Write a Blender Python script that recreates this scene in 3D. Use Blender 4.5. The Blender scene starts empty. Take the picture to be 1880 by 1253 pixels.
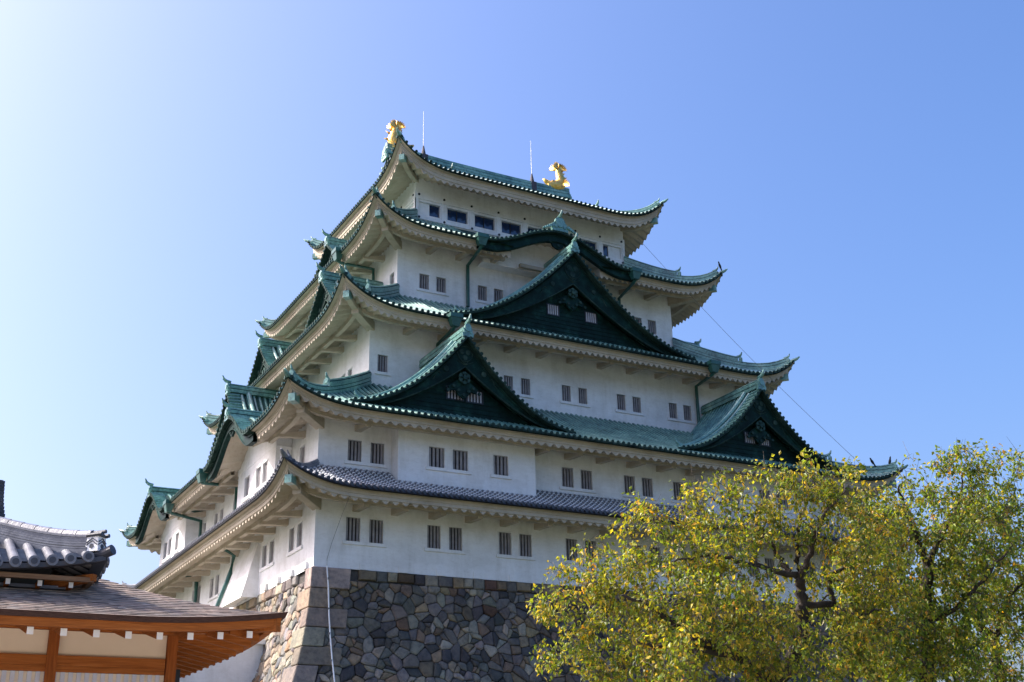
import bpy, math, random
import numpy as np
from mathutils import Vector, Matrix
random.seed(7); np.random.seed(7)
sc = bpy.context.scene
# ------------------------------------------------------------------ camera
cam = bpy.data.cameras.new('camera'); camo = bpy.data.objects.new('camera', cam); sc.collection.objects.link(camo)
R_ = Vector((0.87723349, -0.47956454, -0.02189189)); U_ = Vector((-0.15938857, -0.33396713, 0.92901089)); F_ = Vector((0.45283186, 0.81147015, 0.36940425))
m = Matrix((R_, U_, -F_)).transposed().to_4x4(); m.translation = Vector((-19.65496707, -55.77463576, -11.51344668))
camo.matrix_world = m
cam.sensor_width = 36; cam.lens = 41.803; cam.clip_start = 0.1; cam.clip_end = 6000
sc.camera = camo
# ------------------------------------------------------------------ sky and sun
SUN_AZ, SUN_EL = math.radians(34), math.radians(42.9)      # azimuth measured from -X towards +Y
sdir = Vector((-math.cos(SUN_AZ) * math.cos(SUN_EL), math.sin(SUN_AZ) * math.cos(SUN_EL), math.sin(SUN_EL)))
w = bpy.data.worlds.new('World'); sc.world = w; w.use_nodes = True
wn = w.node_tree; bg = wn.nodes['Background']
sky = wn.nodes.new('ShaderNodeTexSky'); sky.sky_type = 'NISHITA'; sky.sun_disc = False
sky.sun_elevation = SUN_EL; sky.sun_rotation = math.atan2(sdir.x, sdir.y)
sky.altitude = 0; sky.air_density = 1.0; sky.dust_density = 5.6; sky.ozone_density = 3.0
tint = wn.nodes.new('ShaderNodeMix'); tint.data_type = 'RGBA'; tint.blend_type = 'MULTIPLY'; tint.inputs[0].default_value = 1.0
tint.inputs[7].default_value = (.965, .93, 1.0, 1)
wn.links.new(sky.outputs[0], tint.inputs[6]); hs = wn.nodes.new('ShaderNodeHueSaturation'); hs.inputs['Saturation'].default_value = 1.27
wn.links.new(tint.outputs[2], hs.inputs['Color']); wn.links.new(hs.outputs[0], bg.inputs[0]); bg.inputs[1].default_value = 0.15
sl = bpy.data.lights.new('sun', 'SUN'); sl.energy = 3.6; sl.angle = math.radians(0.5); sl.color = (1.0, 0.95, 0.87)
so = bpy.data.objects.new('sun', sl); sc.collection.objects.link(so)
so.rotation_euler = sdir.to_track_quat('Z', 'Y').to_euler()
sc.view_settings.view_transform = 'Standard'; sc.view_settings.look = 'None'
sc.view_settings.exposure = 1.12; sc.view_settings.gamma = 1.0; sc.view_settings.use_curve_mapping = False

# ------------------------------------------------------------------ materials
def nodes(name):
    mt = bpy.data.materials.new(name); mt.use_nodes = True
    nt = mt.node_tree; return mt, nt, nt.nodes['Principled BSDF']
def noise(nt, scale, detail=4, rough=.55, stretch=None, coord='Object'):
    tc = nt.nodes.new('ShaderNodeTexCoord'); n = nt.nodes.new('ShaderNodeTexNoise')
    n.inputs['Scale'].default_value = scale; n.inputs['Detail'].default_value = detail; n.inputs['Roughness'].default_value = rough
    if stretch:
        mp = nt.nodes.new('ShaderNodeMapping'); mp.inputs['Scale'].default_value = stretch
        nt.links.new(tc.outputs[coord], mp.inputs[0]); nt.links.new(mp.outputs[0], n.inputs[0])
    else: nt.links.new(tc.outputs[coord], n.inputs[0])
    return n
def ramp(nt, src, stops):
    r = nt.nodes.new('ShaderNodeValToRGB'); e = r.color_ramp.elements
    while len(e) < len(stops): e.new(.5)
    for i, (p, c) in enumerate(stops): e[i].position = p; e[i].color = (*c, 1)
    nt.links.new(src, r.inputs[0]); return r
def mixc(nt, a, b, fac, mode='MIX'):
    n = nt.nodes.new('ShaderNodeMix'); n.data_type = 'RGBA'; n.blend_type = mode
    if isinstance(fac, float): n.inputs[0].default_value = fac
    else: nt.links.new(fac, n.inputs[0])
    for s, k in ((a, 6), (b, 7)):
        if isinstance(s, tuple): n.inputs[k].default_value = (*s, 1)
        else: nt.links.new(s, n.inputs[k])
    return n.outputs[2]
def bump(nt, src, p, strength, dist=.05):
    b = nt.nodes.new('ShaderNodeBump'); b.inputs['Strength'].default_value = strength; b.inputs['Distance'].default_value = dist
    nt.links.new(src, b.inputs['Height']); nt.links.new(b.outputs[0], p.inputs['Normal'])
def mat(name, stops, scale=2., rough=.6, bstr=.2, bscale=None, stretch=None, metal=0., spec=.5, detail=6, bdist=.03):
    mt, nt, p = nodes(name)
    n = noise(nt, scale, detail, .6, stretch)
    r = ramp(nt, n.outputs[0], stops); nt.links.new(r.outputs[0], p.inputs['Base Color'])
    p.inputs['Roughness'].default_value = rough; p.inputs['Metallic'].default_value = metal; p.inputs['Specular IOR Level'].default_value = spec
    if bstr:
        b = noise(nt, bscale or scale * 4, 5, .6, stretch); bump(nt, b.outputs[0], p, bstr, bdist)
    return mt
def plaster_mat(name, base, stain, amount, rough=.85):
    mt, nt, p = nodes(name)
    a = noise(nt, .35, 8, .7, (1, 1, 1.8)); b = noise(nt, 1.1, 8, .72, (1.0, 1.0, .22)); c = noise(nt, 3.2, 6, .65, (1, 1, 2.4))
    ra = ramp(nt, a.outputs[0], [(.40, (0, 0, 0)), (.64, (1, 1, 1))])
    rb = ramp(nt, b.outputs[0], [(.47, (0, 0, 0)), (.68, (1, 1, 1))])
    rc = ramp(nt, c.outputs[0], [(.52, (0, 0, 0)), (.75, (1, 1, 1))])
    m1 = mixc(nt, ra.outputs[0], rb.outputs[0], .45); m2 = mixc(nt, m1, rc.outputs[0], .25)
    mu = nt.nodes.new('ShaderNodeMath'); mu.operation = 'MULTIPLY'; mu.inputs[1].default_value = amount
    nt.links.new(m2, mu.inputs[0])
    nt.links.new(mixc(nt, base, stain, mu.outputs[0]), p.inputs['Base Color'])
    p.inputs['Roughness'].default_value = rough; p.inputs['Specular IOR Level'].default_value = .25
    d = noise(nt, 6, 6, .6); bump(nt, d.outputs[0], p, .18, .03)
    return mt
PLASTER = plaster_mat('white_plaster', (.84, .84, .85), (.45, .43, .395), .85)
EAVES = plaster_mat('eaves_plaster_shade', (.50, .44, .355), (.28, .225, .16), .9)  # dirty warm plaster, darkened to paint deeper shadow under the eaves
def patina(name, k=1.0):
    mt, nt, p = nodes(name)
    a = noise(nt, .9, 7, .68); b = noise(nt, 7.0, 5, .7); c = noise(nt, .28, 4, .6)
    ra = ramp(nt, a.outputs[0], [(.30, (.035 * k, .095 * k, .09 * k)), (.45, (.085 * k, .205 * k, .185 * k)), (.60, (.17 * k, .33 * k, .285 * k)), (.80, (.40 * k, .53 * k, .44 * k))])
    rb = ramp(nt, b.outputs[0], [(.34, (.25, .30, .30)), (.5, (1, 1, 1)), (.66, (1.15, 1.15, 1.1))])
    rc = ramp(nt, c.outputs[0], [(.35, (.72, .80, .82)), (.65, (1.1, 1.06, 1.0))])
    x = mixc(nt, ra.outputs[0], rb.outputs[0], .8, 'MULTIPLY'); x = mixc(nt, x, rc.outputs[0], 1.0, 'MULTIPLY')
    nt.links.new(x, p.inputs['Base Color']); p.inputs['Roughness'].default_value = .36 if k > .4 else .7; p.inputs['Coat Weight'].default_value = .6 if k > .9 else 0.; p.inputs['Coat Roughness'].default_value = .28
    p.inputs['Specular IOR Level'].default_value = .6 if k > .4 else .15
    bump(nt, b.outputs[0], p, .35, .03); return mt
COPPER = patina('patina_copper', 1.2); COPPER_DK = patina('patina_copper_dull_and_shade', .22); COPPER_PAN = patina('patina_copper_pan', .38); COPPER_BOSS = patina('patina_copper_boss', .34)  # dull copper also paints the shade on the tile-end discs
DARKC = mat('blackened_copper', [(.3, (.002, .010, .009)), (.55, (.005, .026, .023)), (.78, (.018, .072, .058))], 1.6, .6, .3, 9, spec=.12)
DARKB = mat('black_board', [(.3, (.005, .007, .010)), (.7, (.013, .018, .022))], 1.2, .5, .2, 8)
PIPE = mat('green_pipe', [(.3, (.010, .055, .045)), (.7, (.03, .12, .10))], 2.5, .4, .1)
KAWARA = mat('grey_roof_tile', [(.3, (.08, .085, .105)), (.6, (.17, .18, .205)), (.8, (.27, .28, .31))], 3.0, .33, .2, 14)
KAWARA_D = mat('dark_roof_tile', [(.3, (.02, .023, .032)), (.7, (.055, .06, .075))], 3.0, .45, .2, 14)
MORTAR = mat('tile_mortar', [(.3, (.62, .63, .64)), (.7, (.80, .80, .80))], 3, .8, .1)
BARS = mat('window_bar_grey', [(.3, (.20, .19, .21)), (.7, (.34, .32, .33))], 3, .7, .1)
BARS_W = mat('window_bar_white', [(.3, (.34, .33, .36)), (.7, (.48, .46, .48))], 3, .7, .1)
VOID = mat('dark_interior', [(.3, (.008, .008, .010)), (.7, (.015, .015, .02))], 2, .8, 0)
def rust_panel():
    return mat('inner_shutter', [(.35, (.05, .022, .018)), (.65, (.12, .05, .035))], 2, .8, 0)
SHUT = rust_panel()
mt, nt, p = nodes('sky_painted_glass'); p.inputs['Base Color'].default_value = (.006, .024, .075, 1); p.inputs['Roughness'].default_value = .08; p.inputs['Specular IOR Level'].default_value = .9  # blue sky reflection painted into the base colour
n_ = noise(nt, 1.3, 2); bump(nt, n_.outputs[0], p, .05, .02); GLASS = mt
GOLD = mat('gold_leaf', [(.3, (.72, .40, .08)), (.7, (1.0, .68, .22))], 5, .38, 1.0, 7, metal=1.0, bdist=.06)
STEEL = mat('pale_steel', [(.3, (.5, .5, .52)), (.7, (.68, .68, .7))], 3, .4, 0)
RUSTY = mat('rod_base_brown', [(.3, (.04, .035, .045)), (.7, (.10, .085, .10))], 3, .7, 0)
WIRE = mat('grey_wire', [(.3, (.10, .10, .11)), (.7, (.18, .18, .19))], 3, .6, 0)
CROWM = mat('crow_black', [(.3, (.006, .006, .008)), (.7, (.016, .016, .02))], 6, .5, .1)
def wood_mat(name, stops, stretch):
    return mat(name, stops, 3.2, .62, .2, 6, stretch, spec=.05)
WOOD = wood_mat('orange_cypress_x', [(.25, (.19, .056, .014)), (.55, (.33, .105, .026)), (.8, (.44, .165, .05))], (.6, 6, 14))
WOODY = wood_mat('orange_cypress_y', [(.25, (.19, .056, .014)), (.55, (.33, .105, .026)), (.8, (.44, .165, .05))], (6, .6, 14))
WOODZ = wood_mat('orange_cypress_z', [(.25, (.16, .044, .012)), (.55, (.27, .080, .02)), (.8, (.38, .125, .036))], (10, 10, .6))
BARKE = wood_mat('dark_shingle_edge', [(.3, (.035, .020, .016)), (.7, (.09, .05, .038))], (3, 3, 30))
WHITEP = mat('white_paint', [(.3, (.74, .74, .73)), (.7, (.84, .84, .83))], 4, .6, .05)
CREAM = plaster_mat('cream_plaster', (.72, .60, .45), (.64, .52, .38), .4)
LATT = mat('lattice_grey', [(.3, (.46, .45, .48)), (.7, (.56, .55, .57))], 3, .7, 0)
def shingle_mat():
    mt, nt, p = nodes('wood_shingle')
    tc = nt.nodes.new('ShaderNodeTexCoord'); mp = nt.nodes.new('ShaderNodeMapping'); mp.inputs['Scale'].default_value = (7, 34, 34)
    v = nt.nodes.new('ShaderNodeTexVoronoi'); v.inputs['Scale'].default_value = 1.0; v.inputs['Randomness'].default_value = .9
    nt.links.new(tc.outputs['Object'], mp.inputs[0]); nt.links.new(mp.outputs[0], v.inputs[0])
    s = nt.nodes.new('ShaderNodeSeparateColor'); nt.links.new(v.outputs['Color'], s.inputs[0])
    r = ramp(nt, s.outputs[0], [(0., (.07, .055, .045)), (.25, (.21, .165, .13)), (.5, (.29, .235, .19)), (.75, (.37, .27, .215)), (1., (.43, .39, .33))])
    n = noise(nt, 1.4, 5); rn = ramp(nt, n.outputs[0], [(.35, (.62, .62, .64)), (.65, (1.1, 1.05, 1.0))])
    nt.links.new(mixc(nt, r.outputs[0], rn.outputs[0], 1.0, 'MULTIPLY'), p.inputs['Base Color'])
    p.inputs['Roughness'].default_value = .75; bump(nt, s.outputs[1], p, .8, .03); return mt
SHINGLE = shingle_mat()
def stone_mat():
    mt, nt, p = nodes('castle_stone')
    at = nt.nodes.new('ShaderNodeAttribute'); at.attribute_name = 'stone_colour'
    n = noise(nt, 3.5, 8, .7); r = ramp(nt, n.outputs[0], [(.3, (.55, .54, .55)), (.5, (1, 1, 1)), (.72, (1.38, 1.32, 1.2))])
    n2 = noise(nt, .8, 5, .6); r2 = ramp(nt, n2.outputs[0], [(.3, (.72, .74, .8)), (.7, (1.15, 1.1, 1.05))])
    x = mixc(nt, at.outputs[0], r.outputs[0], 1.0, 'MULTIPLY'); x = mixc(nt, x, r2.outputs[0], 1.0, 'MULTIPLY')
    nt.links.new(x, p.inputs['Base Color']); p.inputs['Roughness'].default_value = .8; p.inputs['Specular IOR Level'].default_value = .3
    b = noise(nt, 5, 9, .72); bump(nt, b.outputs[0], p, .9, .08); return mt
STONE = stone_mat()
def leaf_mat():
    mt, nt, p = nodes('cherry_leaf')
    at = nt.nodes.new('ShaderNodeAttribute'); at.attribute_name = 'leaf_colour'
    nt.links.new(at.outputs[0], p.inputs['Base Color']); p.inputs['Roughness'].default_value = .42; p.inputs['Specular IOR Level'].default_value = .45
    tr = nt.nodes.new('ShaderNodeBsdfTranslucent')
    nt.links.new(mixc(nt, at.outputs[0], (2.0, 1.7, .5), 1.0, 'MULTIPLY'), tr.inputs[0])
    mx = nt.nodes.new('ShaderNodeMixShader'); mx.inputs[0].default_value = .5
    nt.links.new(p.outputs[0], mx.inputs[1]); nt.links.new(tr.outputs[0], mx.inputs[2])
    nt.links.new(mx.outputs[0], nt.nodes['Material Output'].inputs[0]); return mt
LEAF = leaf_mat()
BARK = mat('cherry_bark', [(.3, (.018, .013, .011)), (.6, (.045, .034, .028)), (.8, (.09, .07, .058))], 5, .85, .6, 18)
TWIG = mat('grey_twig', [(.3, (.035, .027, .023)), (.7, (.11, .088, .072))], 6, .8, 0)
GRAVEL = mat('pale_gravel', [(.3, (.42, .38, .31)), (.7, (.58, .53, .45))], .8, .9, .4, 30)
GROUND = mat('grass_ground', [(.3, (.03, .045, .02)), (.7, (.075, .085, .045))], .8, .9, .4, 30)

# ------------------------------------------------------------------ mesh helpers
class MB:
    def __init__(s): s.V = []; s.F = []; s.M = []; s.C = None
    def add(s, vs, fs, mi=0):
        b = len(s.V); s.V += [tuple(v) for v in vs]
        for f in fs: s.F.append(tuple(b + i for i in f)); s.M.append(mi)
    def quad(s, a, b, c, d, mi=0): s.add([a, b, c, d], [(0, 1, 2, 3)], mi)
    def hexa(s, c, mi=0):       # 8 corners: bottom 0-3 ring, top 4-7 ring
        s.add(c, [(3, 2, 1, 0), (4, 5, 6, 7), (0, 1, 5, 4), (1, 2, 6, 5), (2, 3, 7, 6), (3, 0, 4, 7)], mi)
    def box(s, x0, x1, y0, y1, z0, z1, mi=0, f=None):
        c = [(x0, y0, z0), (x1, y0, z0), (x1, y1, z0), (x0, y1, z0), (x0, y0, z1), (x1, y0, z1), (x1, y1, z1), (x0, y1, z1)]
        if f: c = [f(*q) for q in c]
        s.hexa(c, mi)
    def grid(s, P, mi=0):
        n = len(P); mm = len(P[0]); b = len(s.V)
        for row in P: s.V += [tuple(v) for v in row]
        for i in range(n - 1):
            for j in range(mm - 1):
                s.F.append((b + i * mm + j, b + i * mm + j + 1, b + (i + 1) * mm + j + 1, b + (i + 1) * mm + j)); s.M.append(mi)
    def tube(s, pts, rad, n=6, mi=0, cap=True, half=None, up=(0, 0, 1)):
        pts = [Vector(q) for q in pts]; k = len(pts)
        if not hasattr(rad, '__len__'): rad = [rad] * k
        rings = []; upv = Vector(up)
        for i in range(k):
            t = (pts[min(i + 1, k - 1)] - pts[max(i - 1, 0)]).normalized()
            a = t.cross(upv)
            if a.length < .05: a = t.cross(Vector((1, .3, 0)))
            a.normalize(); b = a.cross(t)
            if half: ring = [pts[i] + rad[i] * (math.cos(x) * a + math.sin(x) * b) for x in [math.pi * j / (n - 1) for j in range(n)]]
            else: ring = [pts[i] + rad[i] * (math.cos(x) * a + math.sin(x) * b) for x in [2 * math.pi * j / n for j in range(n)]]
            rings.append(ring)
        b0 = len(s.V)
        for r in rings: s.V += [tuple(v) for v in r]
        for i in range(k - 1):
            for j in range(n - (1 if half else 0)):
                j2 = (j + 1) % n
                s.F.append((b0 + i * n + j, b0 + i * n + j2, b0 + (i + 1) * n + j2, b0 + (i + 1) * n + j)); s.M.append(mi)
        if cap:
            s.F.append(tuple(b0 + j for j in range(n))); s.M.append(mi)
            s.F.append(tuple(b0 + (k - 1) * n + j for j in range(n))); s.M.append(mi)
    def disc(s, c, nrm, r, th, n=8, mi=0):
        c = Vector(c); nrm = Vector(nrm).normalized()
        s.tube([c, c + nrm * th], r, n, mi)
    def ridge(s, path, layers, cap=0., mi=0, rec=None):   # layers: (half width, z0, z1) stacked along a path
        P = [Vector(q) for q in path]; k = len(P); N = []
        for i in range(k):
            t = P[min(i + 1, k - 1)] - P[max(i - 1, 0)]; t.z = 0; t.normalize(); N.append(Vector((t.y, -t.x, 0)))
        mi0 = mi; wmax = 0
        for li, (hw, z0, z1) in enumerate(layers):
            mi = rec if (rec is not None and li and hw < layers[li - 1][0] and li < len(layers)) else mi0
            ring = [[P[i] + N[i] * hw + Vector((0, 0, z0)), P[i] + N[i] * hw + Vector((0, 0, z1)), P[i] - N[i] * hw + Vector((0, 0, z1)), P[i] - N[i] * hw + Vector((0, 0, z0))] for i in range(k)]
            b0 = len(s.V)
            for r in ring: s.V += [tuple(v) for v in r]
            for i in range(k - 1):
                for j in range(4):
                    s.F.append((b0 + i * 4 + j, b0 + i * 4 + (j + 1) % 4, b0 + (i + 1) * 4 + (j + 1) % 4, b0 + (i + 1) * 4 + j)); s.M.append(mi)
            s.F.append((b0, b0 + 1, b0 + 2, b0 + 3)); s.M.append(mi)
            q = b0 + (k - 1) * 4; s.F.append((q, q + 1, q + 2, q + 3)); s.M.append(mi)
        mi = mi0
        if cap:
            zt = layers[-1][2]; s.tube([q + Vector((0, 0, zt)) for q in P], cap, 8, mi)
    def build(s, name, mats, parent=None, smooth=False):
        me = bpy.data.meshes.new(name); me.from_pydata(s.V, [], s.F)
        if not isinstance(mats, (list, tuple)): mats = [mats]
        for q in mats: me.materials.append(q)
        if len(mats) > 1: me.polygons.foreach_set('material_index', s.M)
        if smooth: me.polygons.foreach_set('use_smooth', [True] * len(s.F))
        me.update()
        o = bpy.data.objects.new(name, me); sc.collection.objects.link(o)
        if parent: o.parent = parent
        return o
def empty(name, loc=(0, 0, 0), parent=None):
    o = bpy.data.objects.new(name, None); sc.collection.objects.link(o); o.location = loc; o.empty_display_size = .5
    if parent: o.parent = parent
    return o
def tag(o, label=None, cat=None, group=None, kind=None):
    for k, v in (('label', label), ('category', cat), ('group', group), ('kind', kind)):
        if v: o[k] = v
    return o

# ================================================================== CASTLE KEEP
L, W = 36.1, 32.44
INS = {1: 0, 2: 0, 3: 4.44, 4: 7.39, 5: 9.60}
OUT = {1: 2.60, 2: 2.63, 3: 2.84, 4: 2.76, 5: 2.26}
ZE = {1: 3.46, 2: 7.56, 3: 15.33, 4: 22.56, 5: 28.68}
LIFT = {1: 1.10, 2: 1.05, 3: 1.55, 4: 1.62, 5: 1.85}
ZTOP = {1: 5.15, 2: 11.62, 3: 18.95, 4: 25.85, 5: 34.35}
DEP = {1: 2.60, 2: 4.44 + 2.63, 3: 7.39 - 4.44 + 2.84, 4: 9.6 - 7.39 + 2.76, 5: W / 2 - 9.6 + 2.26}
FAS = {1: (.40, .58, .30), 2: (.28, .55, .34), 3: (.30, .58, .36), 4: (.30, .58, .36), 5: (.55, .86, .50)}   # fascia drop, wave drop, soffit slope
keep = tag(empty('castle_keep'), 'white five-storey castle keep with green copper roofs on the stone base', 'castle')
def ext(k):
    i, o = INS[k], OUT[k]; return i - o, L - i + o, i - o, W - i + o
def smap(k, side):
    xs, xe, ys, ye = ext(k)
    if side == 'E': return (lambda u, d, z: (xs + u, ys + d, z)), xe - xs, (0, -1, 0)
    if side == 'W': return (lambda u, d, z: (xs + u, ye - d, z)), xe - xs, (0, 1, 0)
    if side == 'S': return (lambda u, d, z: (xs + d, ys + u, z)), ye - ys, (-1, 0, 0)
    return (lambda u, d, z: (xe - d, ys + u, z)), ye - ys, (1, 0, 0)
def lift(k, c): return LIFT[k] * max(0., 1 - max(c, 0) / 5.6) ** 3.4
def rz(k, u, d, ln):
    t = min(max(d / DEP[k], 0), 1); c = min(u, ln - u)
    a, b = (.60, .40) if k == 5 else (.74, .26)
    return ZE[k] + .10 + (ZTOP[k] - ZE[k] - .10) * (a * t + b * t * t) + lift(k, c) * (1 - t) ** (1.3 if k != 5 else 2.2)
def main_z(k, x, y):
    xs, xe, ys, ye = ext(k); ds = {'E': y - ys, 'W': ye - y, 'S': x - xs, 'N': xe - x}
    sd = min(ds, key=ds.get); d = ds[sd]
    u, ln = (x - xs, xe - xs) if sd in 'EW' else (y - ys, ye - ys)
    return rz(k, u, max(d, 0), ln) if d >= 0 else ZE[k]
CUT = {(4, 'E'): [(17.85, 6.0, 3.4, 2.0)], (2, 'S'): [(7.62, 4.4, 2.9, 1.75), (26.5, 4.4, 2.9, 1.75)]}   # arched gables replace the straight eaves here: centre, half width, clear half width, depth
def cuts(k, side):
    xs, xe, ys, ye = ext(k); o = xs if side in 'EW' else ys
    return [(c - o, hw, cw, dp) for c, hw, cw, dp in CUT.get((k, side), [])]
SP = .36
DH = 3.6     # hip depth of the hipped gable on the top roof
def dmax(k, side, u, ln):
    c = min(u, ln - u)
    if k != 5: return min(DEP[k], c)
    if side in 'EW': return DEP[5] if c >= 2.9 else c
    return min(DH, c)
def roof_tiles(k):
    mb = MB(); grey = (k == 1); sp = .30 if grey else SP; rr = .085 if grey else .088
    for side in 'ESNW':
        f, ln, nr = smap(k, side); nu = int(ln / .5)
        rows = 9 if k == 5 else 7
        us = [ln * i / nu for i in range(nu + 1)]
        if k == 5 and side in 'EW': us = sorted(us + [2.9, 2.8999, ln - 2.9, ln - 2.8999])
        ct = cuts(k, side)
        for c, hw, cw, dp in ct: us = sorted(us + [c - cw, c - cw + .001, c + cw - .001, c + cw])
        P = []
        for j in range(rows + 1):
            row = []
            for u in us:
                d0 = max([dp for c, hw, cw, dp in ct if abs(u - c) < cw - .0005] or [0])
                d = d0 + (dmax(k, side, u, ln) - d0) * j / rows; row.append(f(u, d, rz(k, u, d, ln)))
            P.append(row)
        mb.grid(P, 1 if grey else 3)
        # turned-down tile edge along the eaves
        runs = [[]]
        for u in us:
            if any(abs(u - c) < hw - .2 for c, hw, cw, dp in ct):
                if runs[-1]: runs.append([])
            else: runs[-1].append(u)
        for ur in runs:
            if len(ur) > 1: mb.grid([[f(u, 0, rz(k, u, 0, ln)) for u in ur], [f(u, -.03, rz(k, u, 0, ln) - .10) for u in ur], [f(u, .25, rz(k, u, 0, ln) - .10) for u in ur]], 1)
        n = int(round(ln / sp))
        for i in range(n):
            u = (i + .5) * ln / n; dm = dmax(k, side, u, ln)
            if dm < .15: continue
            if any(abs(u - c) < hw - .7 for c, hw, cw, dp in ct): continue
            seg = max(2, int(dm / (.9 if not grey else .7)))
            ds = [-.05] + [dm * (j + 1) / seg for j in range(seg)]
            path = [Vector(f(u, d, rz(k, u, max(d, 0), ln) + .015 + random.uniform(-.008, .008))) for d in ds]
            mb.tube(path, rr, 5, 0, False, half=True)
            e = Vector(f(u, -.055, rz(k, u, 0, ln) + .03))
            mb.disc(e, nr, .10, .05, 8, 1)  # end disc, its shade painted in with the darker material
            if grey and side in 'ES':
                d = .18
                while d < dm - .05:
                    a = Vector(f(u, d, rz(k, u, d, ln) + .02)); b = Vector(f(u, d + .075, rz(k, u, d + .075, ln) + .02))
                    mb.tube([a, b], .108, 5, 2, True, half=True)
                    d += .29
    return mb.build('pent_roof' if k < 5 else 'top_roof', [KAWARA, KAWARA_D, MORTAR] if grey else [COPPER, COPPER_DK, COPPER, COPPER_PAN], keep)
def taper(c): return .62 + .38 * min(1., max(c, 0) / 2.4)
def soffit_z(k, u, d, ln):
    c = min(u, ln - u); return ZE[k] + lift(k, c) * (1 - d / (OUT[k] + 1.2)) ** 1.2 - FAS[k][1] * taper(c) + .10 + FAS[k][2] * d
def eaves(k, parent):
    mb = MB(); fd, wd, slp = FAS[k]; O = OUT[k]
    for side in 'ESNW':
        f, ln, nr = smap(k, side)
        nw = int(round(ln / {1: .54, 2: .54, 3: .42, 4: .42, 5: .50}[k])); us = [ln * i / (nw * 8) for i in range(nw * 8 + 1)]
        def Z0(u): return ZE[k] + lift(k, min(u, ln - u))
        def wave(u): return .20 * math.sin(math.pi * u * nw / ln) ** 2
        ct = cuts(k, side)
        def cl(u, d): return min(max(u, d), ln - d)
        def dd(u, d): return max(d, .52) if any(abs(u - c) < hw for c, hw, cw, dp in ct) else d
        allus = us; parts = [[]]
        for u in allus:
            if any(abs(u - c) < cw for c, hw, cw, dp in ct):
                if parts[-1]: parts.append([])
            else: parts[-1].append(u)
        for us in parts:
          rows = []
          for d, z in ((.02, -.06), (.26, -.04), (.27, -fd * .55), (.31, -fd * .58), (.31, -fd), (.36, -fd - .01)):
              rows.append([f(cl(u, d), dd(u, d), Z0(u) + z * taper(min(u, ln - u))) for u in us])
          rows.append([f(cl(u, .36), dd(u, .36), soffit_z(k, u, .14, ln) - .15 + wave(u)) for u in us])
          for d in (O * .40, O * .68, O + .05):
              rows.append([f(cl(u, d), d, soffit_z(k, cl(u, d), d, ln) - .15 + wave(u)) for u in us])
          mb.grid(rows)
          for e in (0, -1):      # closed ends where the eaves stop
              if us[e] < .01 or us[e] > ln - .01: continue
              mb.grid([[r[e] for r in rows], [(r[e][0], r[e][1], rows[-1][e][2] + .1) for r in rows]])
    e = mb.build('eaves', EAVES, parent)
    # longitudinal beam
    if k < 5:
        bm = MB()
        for side in 'ESNW':
            f, ln, nr = smap(k, side); d0, d1 = O - 1.42, O - 1.18
            us = [d0 + .0 + (ln - 2 * d0) * i / 40 for i in range(41)]
            zb = lambda u: soffit_z(k, u, d0, ln) - .33
            for da, db in ((d0, d1),):
                ct = cuts(k, side); parts = [[]]
                for u in us:
                    if any(abs(u - c) < cw for c, hw, cw, dp in ct):
                        if parts[-1]: parts.append([])
                    else: parts[-1].append(u)
                for q in parts:
                    if len(q) > 1: bm.grid([[f(u, da, zb(u) + .3) for u in q], [f(u, da, zb(u)) for u in q], [f(u, db, zb(u)) for u in q], [f(u, db, zb(u) + .3) for u in q]])
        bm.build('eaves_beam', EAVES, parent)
        # bracket arms, one mesh each
        for side in 'ES':
            f, ln, nr = smap(k, side); s0 = O + .15; n = int((ln - 2 * O) / 2.12)
            for i in range(n + 1):
                u = O + (ln - 2 * O) * i / n
                if i in (0, n): continue
                if any(abs(u - c) < cw + .2 for c, hw, cw, dp in cuts(k, side)): continue
                if k == 2 and side == 'E' and (6.2 < u < 15.2 or 26.2 < u < 35): continue
                if k == 2 and side == 'S' and (6.5 < u < 13.9 or 25.2 < u < 32.7): continue
                zt = soffit_z(k, u, O, ln) - .12; b = MB()
                zb1 = soffit_z(k, u, O - 1.42, ln) - .34
                c = [f(u - .17, O + .02, zt - .72), f(u + .17, O + .02, zt - .72), f(u + .15, O - 1.5, zb1 - .16), f(u - .15, O - 1.5, zb1 - .16),
                     f(u - .17, O + .02, zt - .36), f(u + .17, O + .02, zt - .36), f(u + .15, O - 1.5, zb1 - .003), f(u - .15, O - 1.5, zb1 - .003)]
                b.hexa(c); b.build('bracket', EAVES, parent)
    # hip rafters at the corners, each with a copper cap, and diagonal corner brackets
    xs, xe, ys, ye = ext(k)
    for cx, cy, sx, sy in ((xs, ys, 1, 1), (xe, ys, -1, 1), (xs, ye, 1, -1), (xe, ye, -1, -1)):
        h = MB(); ln = 99
        def pp(a, off, z): return (cx + sx * (a + off * .7071), cy + sy * (a - off * .7071), z)
        as_ = [.58, 1.0, 1.6, O + .1]; rows = []
        zz = [soffit_z(k, a, a, ln) - .12 for a in as_]
        for off, dz in ((-.16, 0), (-.16, -.36), (.16, -.36), (.16, 0)):
            rows.append([pp(a, off, z + dz) for a, z in zip(as_, zz)])
        rows.append(rows[0]); h.grid(rows)
        h.hexa([pp(.36, -.18, zz[0] - .38), pp(.36, .18, zz[0] - .38), pp(.74, .18, zz[0] - .40), pp(.74, -.18, zz[0] - .40),
                pp(.36, -.18, zz[0] + .02), pp(.36, .18, zz[0] + .02), pp(.74, .18, zz[0] + .02), pp(.74, -.18, zz[0] + .02)], 1)
        h.build('hip_rafter', [EAVES, COPPER], parent)
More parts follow.
